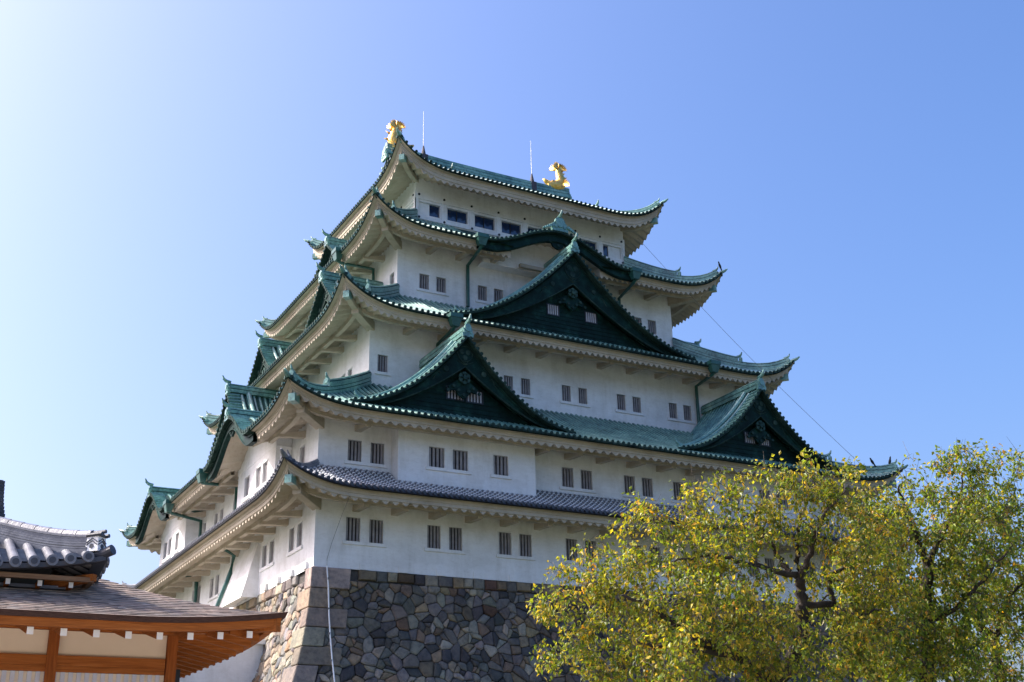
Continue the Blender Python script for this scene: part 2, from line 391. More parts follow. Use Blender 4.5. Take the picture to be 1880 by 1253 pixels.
        if k < 5:
            h = MB(); zt = soffit_z(k, O, O, ln) - .1; a1 = O - 1.55
            z1 = soffit_z(k, a1, a1, ln) - .36
            h.hexa([pp(O + .1, -.24, zt - .85), pp(O + .1, .24, zt - .85), pp(a1, .22, z1 - .30), pp(a1, -.22, z1 - .30),
                    pp(O + .1, -.24, zt - .3), pp(O + .1, .24, zt - .3), pp(a1, .22, z1 + .02), pp(a1, -.22, z1 + .02)])
            h.build('corner_bracket', EAVES, parent)
def finial(mb, base, out, s=1.0, mi=0):
    """upswept ridge-end: a fat tapering horn"""
    b = Vector(base); o = Vector(out).normalized()
    pts = [b - o * .25 * s, b + o * .12 * s + Vector((0, 0, .06 * s)), b + o * .32 * s + Vector((0, 0, .22 * s)), b + o * .42 * s + Vector((0, 0, .48 * s))]
    mb.tube(pts, [.13 * s, .14 * s, .11 * s, .05 * s], 8, mi)
def oni(mb, c, out, wd=.55, ht=.8, mi=0):
    """onigawara: arched, lugged end plate standing at c facing out"""
    c = Vector(c); o = Vector(out).normalized(); a = Vector((-o.y, o.x, 0)); up = Vector((0, 0, 1))
    prof = [(-.62, -.05), (-.70, .22), (-.5, .30), (-.56, .52), (-.40, .60), (-.34, .84), (-.16, .98), (0, 1.10), (.16, .98), (.34, .84), (.40, .60), (.56, .52), (.5, .30), (.70, .22), (.62, -.05)]
    fr = [c + a * x * wd + up * z * ht + o * .09 for x, z in prof]; bk = [c + a * x * wd + up * z * ht - o * .09 for x, z in prof]
    n = len(prof); mb.add(fr + bk, [tuple(range(n)), tuple(range(2 * n - 1, n - 1, -1))] + [(i, (i + 1) % n, n + (i + 1) % n, n + i) for i in range(n)], mi)
    mb.disc(c + up * ht * .55 + o * .08, o, .2 * wd / .55, .07, 10, mi)
    for x, z in ((-.36, .26), (.36, .26), (-.26, .62), (.26, .62)):
        mb.disc(c + a * x * wd + up * z * ht + o * .08, o, .075 * wd / .55, .06, 6, mi)
def hip_ridges(k, parent):
    xs, xe, ys, ye = ext(k); grey = k == 1; D = DEP[k] if k < 5 else DH - .2; M = KAWARA if grey else COPPER
    for cx, cy, sx, sy in ((xs, ys, 1, 1), (xe, ys, -1, 1), (xs, ye, 1, -1), (xe, ye, -1, -1)):
        mb = MB(); out = (-sx, -sy, 0)
        def P(a): return Vector((cx + sx * a, cy + sy * a, rz(k, a, a, 99)))
        n = 12
        if grey: mb.ridge([P(.30 + (D - .35) * i / n) for i in range(n + 1)], [(.15, -.05, .16), (.11, .16, .26)], .085)
        else:
            brk = D * .46
            mb.ridge([P(.35 + (D - .35) * i / n) for i in range(n + 1)], [(.19, -.05, .15), (.14, .15, .20), (.17, .20, .36), (.13, .36, .42)], .10, 0, 1)
            if D > 4: mb.ridge([P(brk + (D - brk) * i / n) for i in range(n + 1)], [(.15, .40, .50), (.18, .50, .66), (.14, .66, .72)], .11, 0, 1)
        z0 = P(.42)
        oni(mb, z0 + Vector((-sx * .12, -sy * .12, -.02)), out, .30 if grey else .36, .42 if grey else .55)
        finial(mb, z0 + Vector((-sx * .05, -sy * .05, .34 if grey else .50)), out, .5 if grey else .62)
        if not grey and D > 4:
            q = P(brk); oni(mb, q + Vector((-sx * .1, -sy * .1, .36)), out, .32, .46); finial(mb, q + Vector((0, 0, .80)), out, .7)
        # corner horn tile
        mb.tube([P(.5) + Vector((0, 0, .02)), P(.05) + Vector((0, 0, .04)), P(0) + Vector((-sx * .14, -sy * .14, .09)), P(0) + Vector((-sx * .27, -sy * .27, .22))], [.13, .13, .10, .045], 8)
        mb.build('hip_ridge', [M, KAWARA_D if grey else COPPER_DK], parent, False)
roofs = {}
for k in (1, 2, 3, 4, 5):
    roofs[k] = roof_tiles(k); eaves(k, roofs[k]); hip_ridges(k, roofs[k])
roofs[1]['label'] = 'dark grey tiled pent roof with white mortar arcs'

# ---- top roof: main ridge, gable ends, verge tiles, descending ridges
xs, xe, ys, ye = ext(5); YC = W / 2; RZ = ZTOP[5]
mb = MB(); mb.ridge([(xs + 2.75 + (xe - xs - 5.5) * i / 10, YC, RZ - .1 + .25 * abs(i / 5 - 1) ** 3) for i in range(11)], [(.34, 0, .30), (.26, .30, .36), (.31, .36, .58), (.24, .58, .64), (.28, .64, .86)], .17, 0, 1)
for x, o in ((xs + 2.7, (-1, 0, 0)), (xe - 2.7, (1, 0, 0))): oni(mb, (x, YC, RZ - .3), o, .7, 1.0)
mb.build('main_ridge', [COPPER, COPPER_DK], roofs[5])
for sx, x0 in ((1, xs), (-1, xe)):
    mb = MB(); out = (-sx, 0, 0)
    gx = x0 + sx * 3.75
    for sd, y0, sg in (('E', ys, 1), ('W', ye, -1)):
        def zt(d): return rz(5, 9, d, 99)
        ds = [DH - .75 + (DEP[5] - DH + .75) * i / 14 for i in range(15)]
        for i, d in enumerate([DH - .6 + .34 * j for j in range(int((DEP[5] - DH + .5) / .34))]):
            z = zt(d) + .03; mb.tube([(x0 + sx * 2.78, y0 + sg * d, z), (x0 + sx * 3.55, y0 + sg * d, z + .02)], .10, 6, 0)
        for off in (3.75, 4.15):
            mb.ridge([(x0 + sx * off, y0 + sg * d, zt(d)) for d in ds], [(.13, 0, .16)], .09)
        pth = [(x0 + sx * 4.75, y0 + sg * d, zt(d)) for d in [1.9 + (DEP[5] - 2.1) * i / 12 for i in range(13)]]
        mb.ridge(pth, [(.17, -.02, .16), (.13, .16, .21), (.16, .21, .36)], .10, 0, 1)
        oni(mb, Vector(pth[0]) + Vector((0, -sg * .1, 0)), (0, -sg, 0), .34, .5); finial(mb, Vector(pth[0]) + Vector((0, 0, .46)), (0, -sg, 0), .8)
    mb.build('verge_ridge', [COPPER, COPPER_DK], roofs[5])
    mb = MB(); n = 16; top = []; bot = []
    for i in range(n + 1):
        y = ys + DH + (ye - ys - 2 * DH) * i / n; d = min(y - ys, ye - y); top.append((gx, y, rz(5, 9, d, 99) - .05)); bot.append((gx, y, rz(5, 9, DH, 99) - .2))
    mb.grid([bot, top])
    mb.grid([[(gx - sx * .8, q[1], q[2] - .02) for q in top], [(gx - sx * .8, q[1], q[2] - .7) for q in top], [(gx - sx * .7, q[1], q[2] - .7) for q in top]])
    mb.build('gable_panel', DARKC, roofs[5])

# ------------------------------------------------------------------ walls with real window openings
def fE(y): return lambda a, n, z: (a, y - n, z)
def fS(x): return lambda a, n, z: (x - n, a, z)
def fN(x): return lambda a, n, z: (x + n, a, z)
def fW(y): return lambda a, n, z: (a, y + n, z)
def wall(mb, f, a0, a1, z0, z1, holes, rev=.34):
    A = sorted({a0, a1, *[h[0] for h in holes], *[h[1] for h in holes]}); Zs = sorted({z0, z1, *[h[2] for h in holes], *[h[3] for h in holes]})
    for i in range(len(A) - 1):
        for j in range(len(Zs) - 1):
            ca, cz = (A[i] + A[i + 1]) / 2, (Zs[j] + Zs[j + 1]) / 2
            if any(h[0] < ca < h[1] and h[2] < cz < h[3] for h in holes): continue
            mb.quad(f(A[i], 0, Zs[j]), f(A[i + 1], 0, Zs[j]), f(A[i + 1], 0, Zs[j + 1]), f(A[i], 0, Zs[j + 1]))
    for h in holes:
        a, b, c, d = h
        mb.quad(f(a, 0, c), f(b, 0, c), f(b, -rev, c), f(a, -rev, c)); mb.quad(f(a, 0, d), f(b, 0, d), f(b, -rev, d), f(a, -rev, d))
        mb.quad(f(a, 0, c), f(a, 0, d), f(a, -rev, d), f(a, -rev, c)); mb.quad(f(b, 0, c), f(b, 0, d), f(b, -rev, d), f(b, -rev, c))
def window(f, c, zb, zt, wd, nb=4, back=None, parent=None, frame=True):
    m0 = MB(); a, b = c - wd / 2, c + wd / 2
    m0.quad(f(a, -.335, zb), f(b, -.335, zb), f(b, -.335, zt), f(a, -.335, zt), 0)
    t = .055
    for x0, x1, y0, y1 in ((a + .003, a + t, zb + .003, zt - .003), (b - t, b - .003, zb + .003, zt - .003), (a + t, b - t, zt - t, zt - .003)):
        m0.box(x0, x1, -.10, .018, y0, y1, 1, f)
    w0 = m0.build('window', [back or VOID, PLASTER], parent or keep)
    m1 = MB(); inner = wd - 2 * t; bw = inner / nb * .56
    for i in range(nb):
        x = a + t + inner * (i + .5) / nb; m1.box(x - bw / 2, x + bw / 2, -.20, -.11, zb + .003, zt - t - .003, 0, f)
    m1.build('window_bars', BARS, w0)
    return w0
def sill(f, a, b, z, parent):
    s = MB(); s.box(a, b, -.02, .085, z - .17, z - .004, 0, f); s.build('window_sill', PLASTER, parent)
def pairs(f, groups, zb, zt, wd, mbw, wallargs, back_every=0):
    holes = []
    for g in groups:
        for c in g: holes.append((c - wd / 2, c + wd / 2, zb, zt))
    wall(mbw, f, *wallargs, holes)
    for gi, g in enumerate(groups):
        for j, c in enumerate(g):
            w0 = window(f, c, zb, zt, wd, back=SHUT if back_every and (gi * 2 + j) % back_every == 0 else None)
            if j == 0: sill(f, min(g) - wd / 2 - .13, max(g) + wd / 2 + .13, zb, w0)
def pr2(cs, h=.63): return [(c - h, c + h) for c in cs]
TOP = lambda k: ZE[k] + .90
# 1st storey
mb = MB()
pairs(fE(0), pr2([2.65, 7.15, 11.38, 15.58, 19.95, 24.2, 28.45, 33.0]), 1.40, 2.68, .88, mb, (0, L, 0, TOP(1)))
pairs(fS(0), pr2([2.9, 7.45, 18.1, 22.4]), 1.38, 2.70, .88, mb, (0, W, 0, TOP(1)))
wall(mb, fN(L), 0, W, 0, TOP(1), []); wall(mb, fW(W), 0, L, 0, TOP(1), [])
wall1 = mb.build('storey_wall', PLASTER, keep)
for f, n, s0 in ((fE(0), 16, 2.67), (fS(0), 4, 1.0)):
    for i in range(n):
        a = s0 + 2.13 * i; b = MB(); t = .045 if n > 5 else .16
        b.box(a - .25, a + .25, -.02, t, .012, .36, 0, f); b.build('loophole_cover', PLASTER, wall1)
# a low plinth band on the first bay of the south-east corner
# stone chute on the south side
ch = MB(); y0, y1 = 8.95, 12.7; d = .95
ch.quad((0, y0, 3.45), (0, y1, 3.45), (-d, y1, -.15), (-d, y0, -.15)); ch.add([(0, y0, 3.45), (-d, y0, -.15), (0, y0, -.10)], [(0, 1, 2)]); ch.add([(0, y1, 3.45), (-d, y1, -.15), (0, y1, -.10)], [(0, 1, 2)])
ch.quad((-d, y0, -.15), (-d, y1, -.15), (-d + .16, y1, -.14), (-d + .16, y0, -.14)); ch.quad((-.1, y0, .1), (-.1, y1, .1), (-d + .16, y1, -.14), (-d + .16, y0, -.14))
ch.build('stone_dropping_chute', PLASTER, keep)
# 2nd storey with projecting bays
mb = MB(); z0 = 4.0
pairs(fE(0), pr2([2.62, 15.5, 19.72]) + [(22.6,)], 5.56, 6.76, .88, mb, (0, L, z0, TOP(2)))
pairs(fS(0), [(2.41,)] + pr2([14.0, 18.2]) + [(21.6,)], 5.60, 6.86, .88, mb, (0, W, z0, TOP(2)))
wall(mb, fN(L), 0, W, z0, TOP(2), []); wall(mb, fW(W), 0, L, z0, TOP(2), [])
mb.build('storey_wall', PLASTER, keep)
def bay(f, a0, a1, groups, zb, zt, wd):
    mb = MB(); p = .9; z1 = 7.72
    pairs(lambda a, n, z: f(a, n + p, z), groups, zb, zt, wd, mb, (a0, a1, 4.3, z1))
    for a in (a0, a1): mb.quad(f(a, 0.01, 4.3), f(a, p, 4.3), f(a, p, z1), f(a, .01, z1))
    mb.build('projecting_bay', PLASTER, keep)
bay(fE(0), 4.04, 12.25, [(6.25, 7.64), (10.09,)], 5.49, 6.66, 1.02)
bay(fE(0), L - 12.25, L - 4.04, [(L - 10.09,), (L - 7.64, L - 6.25)], 5.49, 6.66, 1.02)
bay(fS(0), 4.17, 11.07, [(5.92, 7.10), (9.23,)], 5.50, 6.80, 1.0)
bay(fS(0), 22.95, 29.85, [(25.12,), (27.13, 28.38)], 5.50, 6.80, 1.0)
# 3rd storey
mb = MB(); i = INS[3]; z0 = 10.6
pairs(fE(i), [(5.29,), (13.62, 14.83), (17.77, 18.99), (21.91, 23.12), (26.01, 27.19), (30.8,)], 12.46, 13.59, .76, mb, (i, L - i, z0, TOP(3)), 3)
pairs(fS(i), [(7.44, 8.58), (15.6, 16.8), (23.9, 25.0)], 12.46, 13.59, .76, mb, (i, W - i, z0, TOP(3)))
wall(mb, fN(L - i), i, W - i, z0, TOP(3), []); wall(mb, fW(W - i), i, L - i, z0, TOP(3), []); mb.build('storey_wall', PLASTER, keep)
# 4th storey
mb = MB(); i = INS[4]; z0 = 18.2
pairs(fE(i), [(9.26, 10.46), (13.45, 14.65), (21.45, 22.65), (25.74, 26.96)], 19.70, 20.82, .80, mb, (i, L - i, z0, TOP(4)), 3)
pairs(fS(i), [(8.22,), (12.6, 13.8), (18.6, 19.8)], 19.65, 20.82, .80, mb, (i, W - i, z0, TOP(4)))
wall(mb, fN(L - i), i, W - i, z0, TOP(4), []); wall(mb, fW(W - i), i, L - i, z0, TOP(4), []); mb.build('storey_wall', PLASTER, keep)
# 5th storey: framed look-out windows
i = INS[5]; z0, z1 = 25.2, TOP(5); w5 = L - 2 * i; bwid = w5 / 8
mb = MB(); rails = MB()
def floor5(f, a0, a1, nb, detailed):
    hol = []; bw_ = (a1 - a0) / nb
    for b in range(nb):
        c = a0 + bw_ * (b + .5); hol.append((c - bw_ / 2 + .2, c + bw_ / 2 - .2, 26.20, 27.40))
    wall(mb, f, a0, a1, z0, z1, hol, .3)
    rails.box(a0 - .06, a1 + .06, 0, .07, 27.46, 27.99, 0, f); rails.box(a0 - .06, a1 + .06, 0, .09, 25.92, 26.16, 0, f)
    for b in range(nb + 1):
        x = a0 + bw_ * b; rails.box(max(x - .17, a0 - .05), min(x + .17, a1 + .05), 0, .05, 26.165, 27.455, 0, f)
        if detailed:
            xx = min(max(x, a0 + .22), a1 - .22)
            for z, n0 in ((27.77, .07), (26.04, .09)): rails.disc(f(xx, n0, z), Vector(f(0, 1, 0)) - Vector(f(0, 0, 0)), .085, .04, 10, 1)
    for b in range(nb):
        a, bb = hol[b][0], hol[b][1]; g = MB(); e = .08
        lo, hi = a, bb
        if b == 0: lo = (a + bb) / 2 + .02
        if b == nb - 1: hi = (a + bb) / 2 - .25
        g.box(lo, hi, -.22, -.20, 26.21, 27.39, 0, f)
        for x0, x1, y0, y1 in ((a, a + .07, 26.2, 27.4), (bb - .07, bb, 26.2, 27.4), (a + .07, bb - .07, 27.27, 27.397), (a + .07, bb - .07, 26.203, 26.32)): g.box(x0 + .002, x1 - .002, -.2, .022, y0 + .002, y1, 1, f)
        if b not in (0, nb - 1): g.box((a + bb) / 2 - .025, (a + bb) / 2 + .025, -.199, -.15, 26.32, 27.27, 2, f)
        if b == 0: g.box(a + .07, lo, -.2, -.10, 26.32, 27.27, 1, f)
        if b == nb - 1: g.box(hi, bb - .07, -.2, -.10, 26.32, 27.27, 1, f)
        g.build('lookout_window', [GLASS, PLASTER, VOID], keep)
floor5(fE(i), i, L - i, 8, True); floor5(fS(i), i, W - i, 6, True)
wall(mb, fN(L - i), i, W - i, z0, z1, []); wall(mb, fW(W - i), i, L - i, z0, z1, [])
wl5 = mb.build('storey_wall', PLASTER, keep); rails.build('window_rail', [PLASTER, DARKB], wl5)

# ------------------------------------------------------------------ gables
def gable(side, c, front, za, zb, hw, back, pw, k, kara=False, windows=(), boss=True, tall=1.0, rib=False):
    if side == 'E': f = lambda s, q, z: (c + s, front + q, z); out = Vector((0, -1, 0))
    elif side == 'S': f = lambda s, q, z: (front + q, c + s, z); out = Vector((-1, 0, 0))
    else: f = lambda s, q, z: (front - q, c + s, z); out = Vector((1, 0, 0))
    side_v = Vector(f(1, 0, 0)) - Vector(f(0, 0, 0))
    def z(s):
        r = min(abs(s) / hw, 1.12)
        if kara: return zb + (za - zb) * .5 * (1 + math.cos(math.pi * min(1, r * 1.08))) + .10 * max(0, r - .75)
        if r > 1: return zb - .2 * (r - 1)
        return zb + (za - zb) * (.9 * (1 - r) ** pw + .1 * (1 - r))
    def mz(s, q):
        x, y, _ = f(s, q, 0); return main_z(k, x, y)
    root = empty('karahafu_gable' if kara else 'gable', f(0, 0, zb), keep)
    root.matrix_parent_inverse = Matrix.Identity(4)
    off = Vector(f(0, 0, zb))
    def lf(s, q, zz): return Vector(f(s, q, zz)) - off
    # --- tiles
    mb = MB(); n = 22; ss = [-hw + 2 * hw * i / (2 * n) for i in range(2 * n + 1)]
    nq = max(3, int(back / .8)); qs = [back * j / nq for j in range(nq + 1)]
    mb.grid([[lf(s, q, z(s) + .08) for s in ss] for q in qs], 2)
    # roof rolls down both slopes
    q = (1.75 if not kara else 1.2)
    while q < back:
        for sg in (1, -1):
            path = []
            for i2 in range(n + 1):
                s = sg * hw * i2 / n; zz = z(s) + .11
                if zz < mz(s, q) - .15: break
                path.append(lf(s, q, zz))
            if len(path) > 2: mb.tube(path, .088, 5, 0, False, half=True, up=(0, 0, 1))
        q += SP
    # verge: short cross rolls along the edge
    s = .16; edge_w = .78
    while s < hw:
        for sg in (1, -1):
            zz = z(s * sg); sl = (z((s + .02) * sg) - zz) / .02
            a = lf(s * sg, -.06, zz + .09); b = lf(s * sg, edge_w, zz + .12)
            mb.tube([a, b], .105, 6, 0, False)
            mb.disc(lf(s * sg, -.055, zz + .09), out, .105, .02, 8, 1)
        sl = (z(s + .02) - z(s)) / .02; s += .35 / math.sqrt(1 + sl * sl)
    # verge underside strip
    mb.grid([[lf(s, -.04, z(s) + .05) for s in ss], [lf(s, -.04, z(s) - .07) for s in ss], [lf(s, .6, z(s) - .07) for s in ss]], 1)
    # descending ridges beside the verge
    rr_ = hw * (.93 if not kara else .55)
    for sg in (1, -1):
        pth = [lf(sg * (.25 + (rr_ - .25) * j / 14), .90, z(.25 + (rr_ - .25) * j / 14) + .1) for j in range(15)]
        if not kara:
            mb.ridge([p_ + Vector(f(0, 0, 0)) - Vector(f(0, 0, 0)) for p_ in pth], [(.10, -.05, .12)], .11)
            pth2 = [lf(sg * (.25 + (rr_ * .9 - .25) * j / 14), 1.35, z(.25 + (rr_ * .9 - .25) * j / 14) + .1) for j in range(15)]
            mb.ridge(pth2, [(.17, -.05, .14), (.13, .14, .19), (.16, .19, .32)], .12, 0, 1)
            e = pth2[-1]; oni(mb, e + side_v * sg * .1, side_v * sg, .32, .5); finial(mb, e + side_v * sg * .05 + Vector((0, 0, .42)), side_v * sg, .75)
        else:
            pass
    mb.build('gable_tiles', [COPPER, COPPER_DK, COPPER_PAN], root)
    # --- ridge and its end ornament
    mb = MB(); zr0 = za + .12
    mb.ridge([lf(0, .12 + (back - .12) * j / 6, zr0 - .05) for j in range(7)], [(.24, 0, .22), (.18, .22, .28), (.22, .28, .46), (.17, .46, .52)], .13, 0, 1)
    if kara and side == 'E':
        oni(mb, lf(0, .0, zr0 - .02), out, .95, 1.0)
        for sg in (1, -1):
            for j in range(5): mb.disc(lf(sg * (.6 + .17 * j), -.02, zr0 + .28 - .09 * j), out, .12 - .012 * j, .16, 8)
    else: oni(mb, lf(0, .02, zr0 - .15), out, .50, .78)
    finial(mb, lf(0, -.02, zr0 + (.98 if kara and side == 'E' else .66)), out, .85)
    mb.build('ridge_end', [COPPER, COPPER_DK], root)
    # --- bargeboard
    mb = MB()
    if not kara:
        lw = hw * .80; zl0 = za - (za - zb) * .36 * tall
        def zl(s):
            r = abs(s) / lw
            return zb + .12 + (zl0 - zb - .12) * max(0, 1 - r) ** 1.45 if r < 1 else zb - .05
        up_ = [lf(s, .38, z(s) - .06) for s in ss]; lo_ = [lf(s, .38, min(zl(s), z(s) - .08)) for s in ss]
        mb.grid([up_, lo_]); mb.grid([lo_, [lf(s, .62, min(zl(s), z(s) - .08)) for s in ss]])
        # lipped mouldings along upper and lower edges
        core = [s for s in ss if abs(s) < lw * .97]
        mb.tube([lf(s, .36, min(zl(s), z(s) - .1)) for s in core], .045, 5, 1)
        mb.tube([lf(s, .34, z(s) - .22) for s in ss if abs(s) < hw * .9], .05, 5, 0)
        # crest ring and fan lines at the peak
        zc = za - (za - zb) * .20; rc = .095 * (za - zb) if tall > .9 else .4
        mb.tube([lf(rc * math.cos(t), .36, zc + rc * math.sin(t)) for t in [2 * math.pi * j / 20 for j in range(21)]], .035, 5, 2)
        for t in (.5, 2.6, 4.7):
            mb.disc(lf(rc * .5 * math.cos(t), .38, zc + rc * .5 * math.sin(t)), out, rc * .36, .035, 7, 2)
        for t in (-.9, -.45, 0, .45, .9):
            mb.tube([lf(0, .37, zl0 + .10), lf(.5 * math.sin(t) * 1.3, .36, zl0 + .12 + .34 * math.cos(t))], .022, 4, 2)
        for sg in (1, -1):
            s1 = sg * hw * .17; mb.disc(lf(s1, .38, (z(s1) + zl(s1)) / 2), out, .16, .06, 8, 2)
            s1 = sg * hw * .22; mb.tube([lf(s1 + .5 * t * sg, .37, (z(s1) + zl(s1)) / 2 - .3 * t + .15 * math.sin(5 * t)) for t in [j / 8 for j in range(9)]], .035, 4, 2)
        mb.build('bargeboard', [DARKC, COPPER_DK, COPPER_DK], root)
        # recessed boarded pediment
        pm = MB(); pin = .95; core2 = [s for s in ss if abs(s) < lw]
        zbase = zb - .2
        pm.grid([[lf(s, pin, zbase) for s in core2], [lf(s, pin, zl(s) + .1) for s in core2]])
        zz = zb - .2
        while zz < zl0:
            half = max([abs(s) for s in core2 if zl(s) > zz] or [0])
            if half > .3: pm.box(-half, half, pin - .03, pin - .003, zz, zz + .03, 0, lambda a, b, c_: tuple(lf(a, b, c_)))
            zz += .27
        ped = pm.build('pediment', DARKC, root)
        if boss:
            b = MB(); zc = zl0 - .62; R0 = .34
            for j in range(6):
                t = math.pi / 6 + j * math.pi / 3; b.disc(lf(R0 * .62 * math.cos(t), .52, zc + R0 * .62 * math.sin(t)), out, R0 * .48, .12, 7)
            b.disc(lf(0, .5, zc), out, .13, .2, 8)
            # scrolled pendant below the boss
            pend = [(-.55, -.25), (-.95, -.55), (-.85, -.82), (-.5, -.72), (-.32, -1.0), (0, -1.22), (.32, -1.0), (.5, -.72), (.85, -.82), (.95, -.55), (.55, -.25), (0, .1)]
            fr = [lf(x * .95, .60, zc + y_ * .95) for x, y_ in pend]; bk = [lf(x * .95, .70, zc + y_ * .95) for x, y_ in pend]; m_ = len(pend)
            b.add(fr + bk, [tuple(range(m_)), tuple(range(m_, 2 * m_))] + [(j, (j + 1) % m_, m_ + (j + 1) % m_, m_ + j) for j in range(m_)], 1)
            for x, y_ in ((-.6, -.5), (.6, -.5), (-.3, -.72), (.3, -.72), (0, -.95), (-.95, -.78), (.95, -.78)): b.disc(lf(x, .58, zc + y_), out, .10, .07, 7, 2)
            b.build('gable_pendant', [COPPER_BOSS, DARKC, COPPER_DK], root)
        for wc, wz0, wz1, ww in windows:
            wn_ = MB(); fw = lambda a, nn, zz_: tuple(lf(a, pin - nn, zz_))
            wn_.box(wc - ww / 2 - .07, wc + ww / 2 + .07, .004, .05, wz0 - .07, wz0, 0, fw); wn_.box(wc - ww / 2 - .07, wc + ww / 2 + .07, .004, .05, wz1, wz1 + .07, 0, fw)
            wn_.box(wc - ww / 2 - .07, wc - ww / 2, .004, .05, wz0 + .001, wz1 - .001, 0, fw); wn_.box(wc + ww / 2, wc + ww / 2 + .07, .004, .05, wz0 + .001, wz1 - .001, 0, fw)
            wn_.box(wc - ww / 2, wc + ww / 2, .005, .012, wz0, wz1, 1, fw)
            for j in range(5):
                x = wc - ww / 2 + ww * (j + .5) / 5; wn_.box(x - .045, x + .045, .013, .045, wz0 + .002, wz1 - .002, 2, fw)
            wn_.build('gable_window', [DARKB, VOID, BARS_W], root)
    else:
        th = (za - zb) * .62
        def zl(s):
            r = abs(s) / hw; return zb - .60 + (za - zb) * .97 * .5 * (1 + math.cos(math.pi * min(1, r * 1.16)))
        up_ = [lf(s, .25, z(s) - .06) for s in ss]; lo_ = [lf(s, .25, zl(s)) for s in ss]
        mb.grid([up_, lo_]); mb.grid([lo_, [lf(s, .48, zl(s)) for s in ss]]); mb.grid([[lf(s, .48, z(s) - .06) for s in ss], [lf(s, .48, zl(s)) for s in ss]])
        mb.tube([lf(s, .22, z(s) - .20) for s in ss], .05, 5, 0)
        mb.tube([lf(s, .23, zl(s) + .03) for s in ss], .04, 5, 0)
        # scrolled pendant in the middle of the arch
        pz = zl(0) + .05
        pend = [(-1.1, .05), (-.95, -.22), (-.55, -.16), (-.42, -.42), (0, -.62), (.42, -.42), (.55, -.16), (.95, -.22), (1.1, .05)]
        ps = .62 if side != 'E' else .9; pend = [(x * ps, y_ * ps) for x, y_ in pend]
        fr = [lf(x, .30, pz + y_) for x, y_ in pend]; bk = [lf(x, .42, pz + y_) for x, y_ in pend]; m_ = len(pend)
        mb.add(fr + bk, [tuple(range(m_)), tuple(range(m_, 2 * m_))] + [(j, (j + 1) % m_, m_ + (j + 1) % m_, m_ + j) for j in range(m_)], 0)
        for x, y_ in ((-.7, -.08), (.7, -.08), (0, -.3)): mb.disc(lf(x * ps, .26, pz + y_ * ps), out, .12 * ps, .06, 8, 1)
        mb.build('bargeboard', [DARKC, COPPER_DK], root)
        # ribbed plaster vault under the arch
        pm = MB(); s2 = [-hw * .8 + 1.6 * hw * j / 160 for j in range(161)]
        def zv(s): return zl(s) + .10 + .10 * abs(math.sin(math.pi * s / .62))
        depth = 1.80 if side != 'E' else 2.0
        pm.grid([[lf(s, .49 + (depth - .49) * j / 3, zv(s) + .12 * j) for s in s2] for j in range(4)])
        zlow = zb - (.35 if side != 'E' else .62)
        pm.grid([[lf(s, depth, max(zv(s) + .36, zlow)) for s in s2], [lf(s, depth, zlow) for s in s2], [lf(s, depth + .9, zlow) for s in s2]], 1)
        pm.build('arched_soffit', [EAVES, PLASTER], root)
        if side == 'E':
            pm = MB(); pm.box(-2.2, 2.2, 1.55, 1.8, zb - .62, zb - .38, 0, lambda a, b, c_: tuple(lf(a, b, c_))); pm.build('arch_beam', EAVES, root)
    return root
gable('E', 7.85, -1.50, 13.02, 8.30, 6.75, 6.0, 2.0, 2, windows=[(-.35, 9.58, 10.22, .95), (.85, 9.56, 10.2, .95)])
gable('E', L - 7.55, -1.50, 13.02, 8.30, 6.75, 6.0, 2.0, 2, windows=[(-.55, 9.66, 10.3, .80), (.58, 9.66, 10.3, .80)])
gable('E', 17.93, 2.95, 22.30, 16.28, 9.15, 5.2, 1.82, 3, windows=[(-1.25, 17.97, 18.62, .80), (1.60, 17.95, 18.6, .80)])
gable('E', 17.85, 4.55, 24.40, 22.72, 6.0, 5.0, 1, 4, kara=True)
gable('S', 16.6, -.45, 14.15, 8.8, 7.4, 5.0, 1.95, 2)
for c in (7.62, 26.5): gable('S', c, -2.72, 9.45, 7.55, 4.4, 5.4, 1, 2, kara=True)
for c in (9.87, 22.57): gable('S', c, 3.25, 20.15, 16.2, 6.2, 4.3, 1.9, 3, tall=.9)
gable('S', 16.22, 5.75, 26.0, 23.3, 5.4, 4.0, 1.85, 4, tall=.9)
for c in (9.87, 22.57): gable('N', c, L - 3.25, 20.15, 16.2, 6.2, 4.3, 1.9, 3, tall=.9)

# ------------------------------------------------------------------ downpipes with rain hoppers
def pipe(hop, pts, out, r=.115):
    mb = MB(); h = Vector(hop); o = Vector(out); a = Vector((-o.y, o.x, 0))
    def bx(c, wa, wo, z0, z1, wa2, wo2):
        mb.hexa([c + a * s * wa + o * t * wo + Vector((0, 0, z0)) for s, t in ((-1, -1), (1, -1), (1, 1), (-1, 1))] + [c + a * s * wa2 + o * t * wo2 + Vector((0, 0, z1)) for s, t in ((-1, -1), (1, -1), (1, 1), (-1, 1))])
    bx(h, .22, .16, -.62, -.12, .36, .26); bx(h, .40, .30, -.118, .14, .40, .30)
    dp = mb.build('downpipe', PIPE, keep)
    m2 = MB(); m2.tube([h + Vector((0, 0, -.6))] + [Vector(q) for q in pts], r, 8); m2.build('pipe_run', PIPE, dp)
pipe((11.95, 4.55, 22.75), [(11.95, 4.75, 22.0), (12.3, 7.2, 21.95), (12.3, 7.22, 19.0)], (0, -1, 0))
pipe((23.75, 4.55, 22.75), [(23.75, 4.75, 22.0), (24.15, 7.2, 21.85), (24.15, 7.22, 19.0)], (0, -1, 0))
pipe((8.55, 1.52, 15.45), [(8.55, 1.75, 14.75), (8.75, 4.25, 14.75), (8.75, 4.28, 11.8)], (0, -1, 0))
pipe((27.35, 1.52, 15.55), [(27.35, 1.75, 14.85), (27.95, 4.25, 14.95), (27.95, 4.28, 11.8)], (0, -1, 0))
